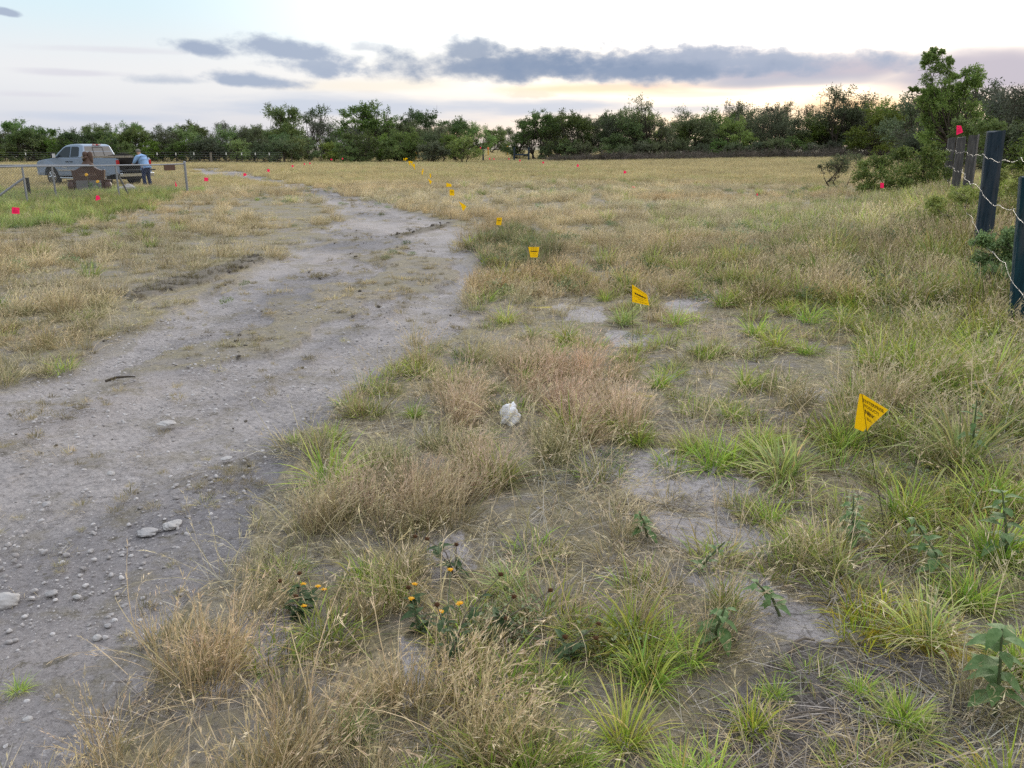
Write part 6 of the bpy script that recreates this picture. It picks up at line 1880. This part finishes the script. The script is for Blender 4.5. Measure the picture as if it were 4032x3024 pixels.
def flower_plant(u, v, h, n, lab, seed, spread=0.16, seeds=0, cat='wildflower'):
    g = np.random.default_rng(seed)
    p = g2(u, v)
    t = thing('wildflower_plant', lab, cat, p, 0, 'wildflower plants')
    lv = MB()
    for i in range(n + seeds):
        tx, ty = g.normal(0, spread, 2); hh = h * g.uniform(0.55, 1.1)
        MB().tube([(0, 0, -.01), (tx * .35, ty * .35, hh * .6), (tx, ty, hh)], [0.0028, 0.002, 0.0014], 5).build('stem', M_STEM if i < n else M_TWIG, t)
        for _ in range(7):
            f = g.uniform(0.1, 0.8); a = g.uniform(0, 6.28); L = g.uniform(0.025, 0.06)
            vs, fs = broad_leaf(L, L * .25, 0.4, 1, 3)
            M = Matrix.Translation((tx * f * .8, ty * f * .8, hh * f)) @ Matrix.Rotation(a, 4, 'Z') @ Matrix.Rotation(R(g.uniform(-50, 10)), 4, 'Y')
            lv.add([M @ Vector(q) for q in vs], fs)
        if i < n:
            fl = MB()
            for k in range(9):
                vs, fs = broad_leaf(0.010, 0.003, -0.2, k, 2)
                M = Matrix.Translation((tx, ty, hh)) @ Matrix.Rotation(k * 0.698, 4, 'Z') @ Matrix.Translation((0.003, 0, 0)) @ Matrix.Rotation(R(g.uniform(-25, 5)), 4, 'Y')
                fl.add([M @ Vector(q) for q in vs], fs)
            fl.lathe([(0.002, 0), (0.006, 0.002), (0.005, 0.006), (0.001, 0.008)], 8, Matrix.Translation((tx, ty, hh - .001)))
            fl.build('flower', M_PETAL, t)
        else:
            sh = MB().lathe([(0.002, -.004), (0.008, 0), (0.009, 0.004), (0.004, 0.009)], 9, Matrix.Translation((tx, ty, hh)))
            for k in range(14):
                a = k * 2.4
                sh.tube([(tx, ty, hh + .003), (tx + .012 * math.cos(a), ty + .012 * math.sin(a), hh + .003 + .006 * math.sin(k))], [0.0015, 0.0006], 3)
            sh.build('seed_head', M_SEED, t)
    lv.build('leaves', weed_mat('dark_forb_leaf', (0.04, 0.075, 0.028), (0.075, 0.12, 0.045)), t)

def weeds():
    broad_weed(2150, 1545, 0.30, 10, 0.145, 'largest broad leaved weed with drooping dark leaves at the bottom right', 1)
    broad_weed(1540, 1395, 0.16, 6, 0.10, 'small drooping broad leaved weed on the bare soil left of the dead stalk', 2)
    broad_weed(1690, 1330, 0.16, 6, 0.085, 'small upright broad leaved weed in the middle of the bare soil', 3)
    broad_weed(1838, 1185, 0.20, 18, 0.085, 'bushy grey green broad leaved weed below the nearest flag', 4)
    broad_weed(2175, 1225, 0.30, 12, 0.11, 'broad leaved weed by the right edge, above the largest one', 5)
    broad_weed(2050, 1260, 0.22, 10, 0.085, 'broad leaved weed between grass clumps right of the flag wire', 6)
    broad_weed(2095, 1010, 0.36, 8, 0.10, 'tall thin broad leaved weed right of the nearest flag', 7)
    broad_weed(1505, 1240, 0.15, 6, 0.06, 'tiny broad leaved weed beside the bare sandy patch', 8)
    broad_weed(1400, 1160, 0.14, 9, 0.07, 'low dark weed in the shade of the dry grass at centre right', 9)
    flower_plant(965, 1440, 0.28, 2, 'dark leafy wildflower with small orange yellow blooms at bottom centre', 11, 0.13, 2)
    flower_plant(645, 1335, 0.12, 4, 'little group of yellow flowers on the bare patch among brown grass', 12, 0.09, 3)
    flower_plant(905, 1370, 0.18, 3, 'wildflower with two stacked yellow blooms in the dry grass', 13, 0.05, 1)
    flower_plant(1215, 1430, 0.18, 0, 'dried wildflower with pale brown seed heads at bottom centre', 14, 0.13, 4)
    flower_plant(985, 1245, 0.22, 0, 'dried stalk with dark brown seed heads standing over bare soil', 15, 0.07, 3)
    flower_plant(1050, 1395, 0.16, 1, 'low dark forb between the wildflower and the green bunchgrass', 16, 0.16, 2)
    # the sunflower like plant in front of the headstone
    Y = 30.5
    p = at(356, 735, Y)
    t = thing('flowering_weed', 'tall weed with two yellow blooms in front of the brown headstone', 'weed', (p.x, Y, float(H(p.x, Y))))
    st = MB().tube([(0, 0, 0), (-0.03, 0, 0.4), (-0.08, 0, 0.72)], [0.014, 0.01, 0.006], 6).tube([(0, 0, 0.1), (0.2, 0, 0.3), (0.30, 0, 0.48)], [0.012, 0.008, 0.005], 6)
    st.build('stem', M_STEM, t)
    lv = MB(); g = np.random.default_rng(4)
    for i in range(70):
        a = g.uniform(0, 6.28); L = g.uniform(.07, .16); vs, fs = broad_leaf(L, L * .3, .4, i, 3)
        z = g.uniform(0, .55) ** 1.3
        M = Matrix.Translation((g.normal(0, .16) * (1.1 - z), g.normal(0, .16), z)) @ Matrix.Rotation(a, 4, 'Z') @ Matrix.Rotation(R(g.uniform(-40, 20)), 4, 'Y')
        lv.add([M @ Vector(q) for q in vs], fs)
    lv.build('leaves', M_BROAD, t)
    for x, z in ((-0.07, 0.74), (0.30, 0.50)):
        MB().lathe([(0.01, -.01), (0.06, 0.0), (0.055, 0.02), (0.01, 0.03)], 10, Matrix.Translation((x, -0.03, z)) @ Matrix.Rotation(R(60), 4, 'X')).build('flower', M_PETAL, t)
weeds()

# ------------------------------------------------------------------ the tussocks one can point to
def tussocks():
    M_CL = leafy('tussock_blades', 0.3, 0.6, tint=False)
    meshes = []
    for i in range(7):
        r = np.random.default_rng(900 + i)
        meshes.append((bmesh_np('blades', [blades(r, 150, (0.14, 0.46), 0.0080, 0.075, (0.6, 0.4), (0.2, 1.6), 5, (0.10, 0.0), GREEN, GTIP), blades(r, 34, (0.12, 0.34), 0.0062, 0.085, (0.7, 0.5), (1.0, 2.4), 5, (0.2, 0.1), STRAW + GTIP, GTIP), blades(r, 1, (0.40, 0.52), 0.0025, 0.04, (0.25, 0.15), (0.1, 0.4), 4, WIND, OLIVE, STIP, heads=14)], M_CL),
                       bmesh_np('dead_skirt', [blades(r, 80, (0.10, 0.28), 0.0048, 0.08, (1.05, 0.3), (0.3, 1.0), 4, pal=STRAW + GREY, tipcol=STIP)], M_CL)))
    for i, (u, v, w, lab) in enumerate((
            (1093, 698, 80, 'small green grass tussock at the right edge of the track, left of the rippling flag'), (1347, 702, 100, 'green grass tussock with a dark base right behind the rippling yellow flag'),
            (1083, 1045, 160, 'bright green grass tussock just below the crumpled white bag'), (1100, 1275, 140, 'tall upright green grass tussock on bare soil beside the dark dried seed stalks'),
            (1690, 1030, 210, 'large green grass tussock directly left of the nearest yellow flag'), (1950, 1118, 180, 'round green grass tussock with a drooping dead skirt below the nearest yellow flag'),
            (2070, 1010, 250, 'widest green grass tussock, right of the nearest yellow flag'), (1800, 1235, 160, 'green grass tussock in front of the bushy grey green weed'),
            (1570, 1310, 120, 'green grass tussock at the left end of the bare soil, above the small drooping weed'), (1370, 1395, 200, 'broad yellowing grass tussock with long arching blades left of the bare soil'),
            (1995, 1385, 200, 'yellow green grass tussock beside the yellow paint streak'), (775, 1592, 130, 'green grass tussock with yellow tips among brown grass at the bottom left'),
            (660, 1402, 65, 'little bright green tuft on the bare patch by the yellow flowers'), (1350, 1610, 200, 'leaning green grass tussock at the bottom edge below the dried wildflower'),
            (1625, 1575, 140, 'sparse green tuft at the edge of the straw litter'), (2165, 1740, 210, 'tall coarse grass tussock in the bottom right corner'))):
        p = g2(u, v)
        wm = w * 1.8228 / F_PX * (Vector((0, 0, EYE)) - p).length
        k = wm / 0.55
        t = thing('grass_tussock', lab, 'grass tussock', p - Vector((0, 0, .005)), rnd.uniform(0, 6.28), 'green grass tussocks')
        t.scale = (k, k, k * rnd.uniform(0.85, 1.05))
        a, b = meshes[i % 7]
        link('blades', a, t); link('dead_skirt', b, t)
tussocks()
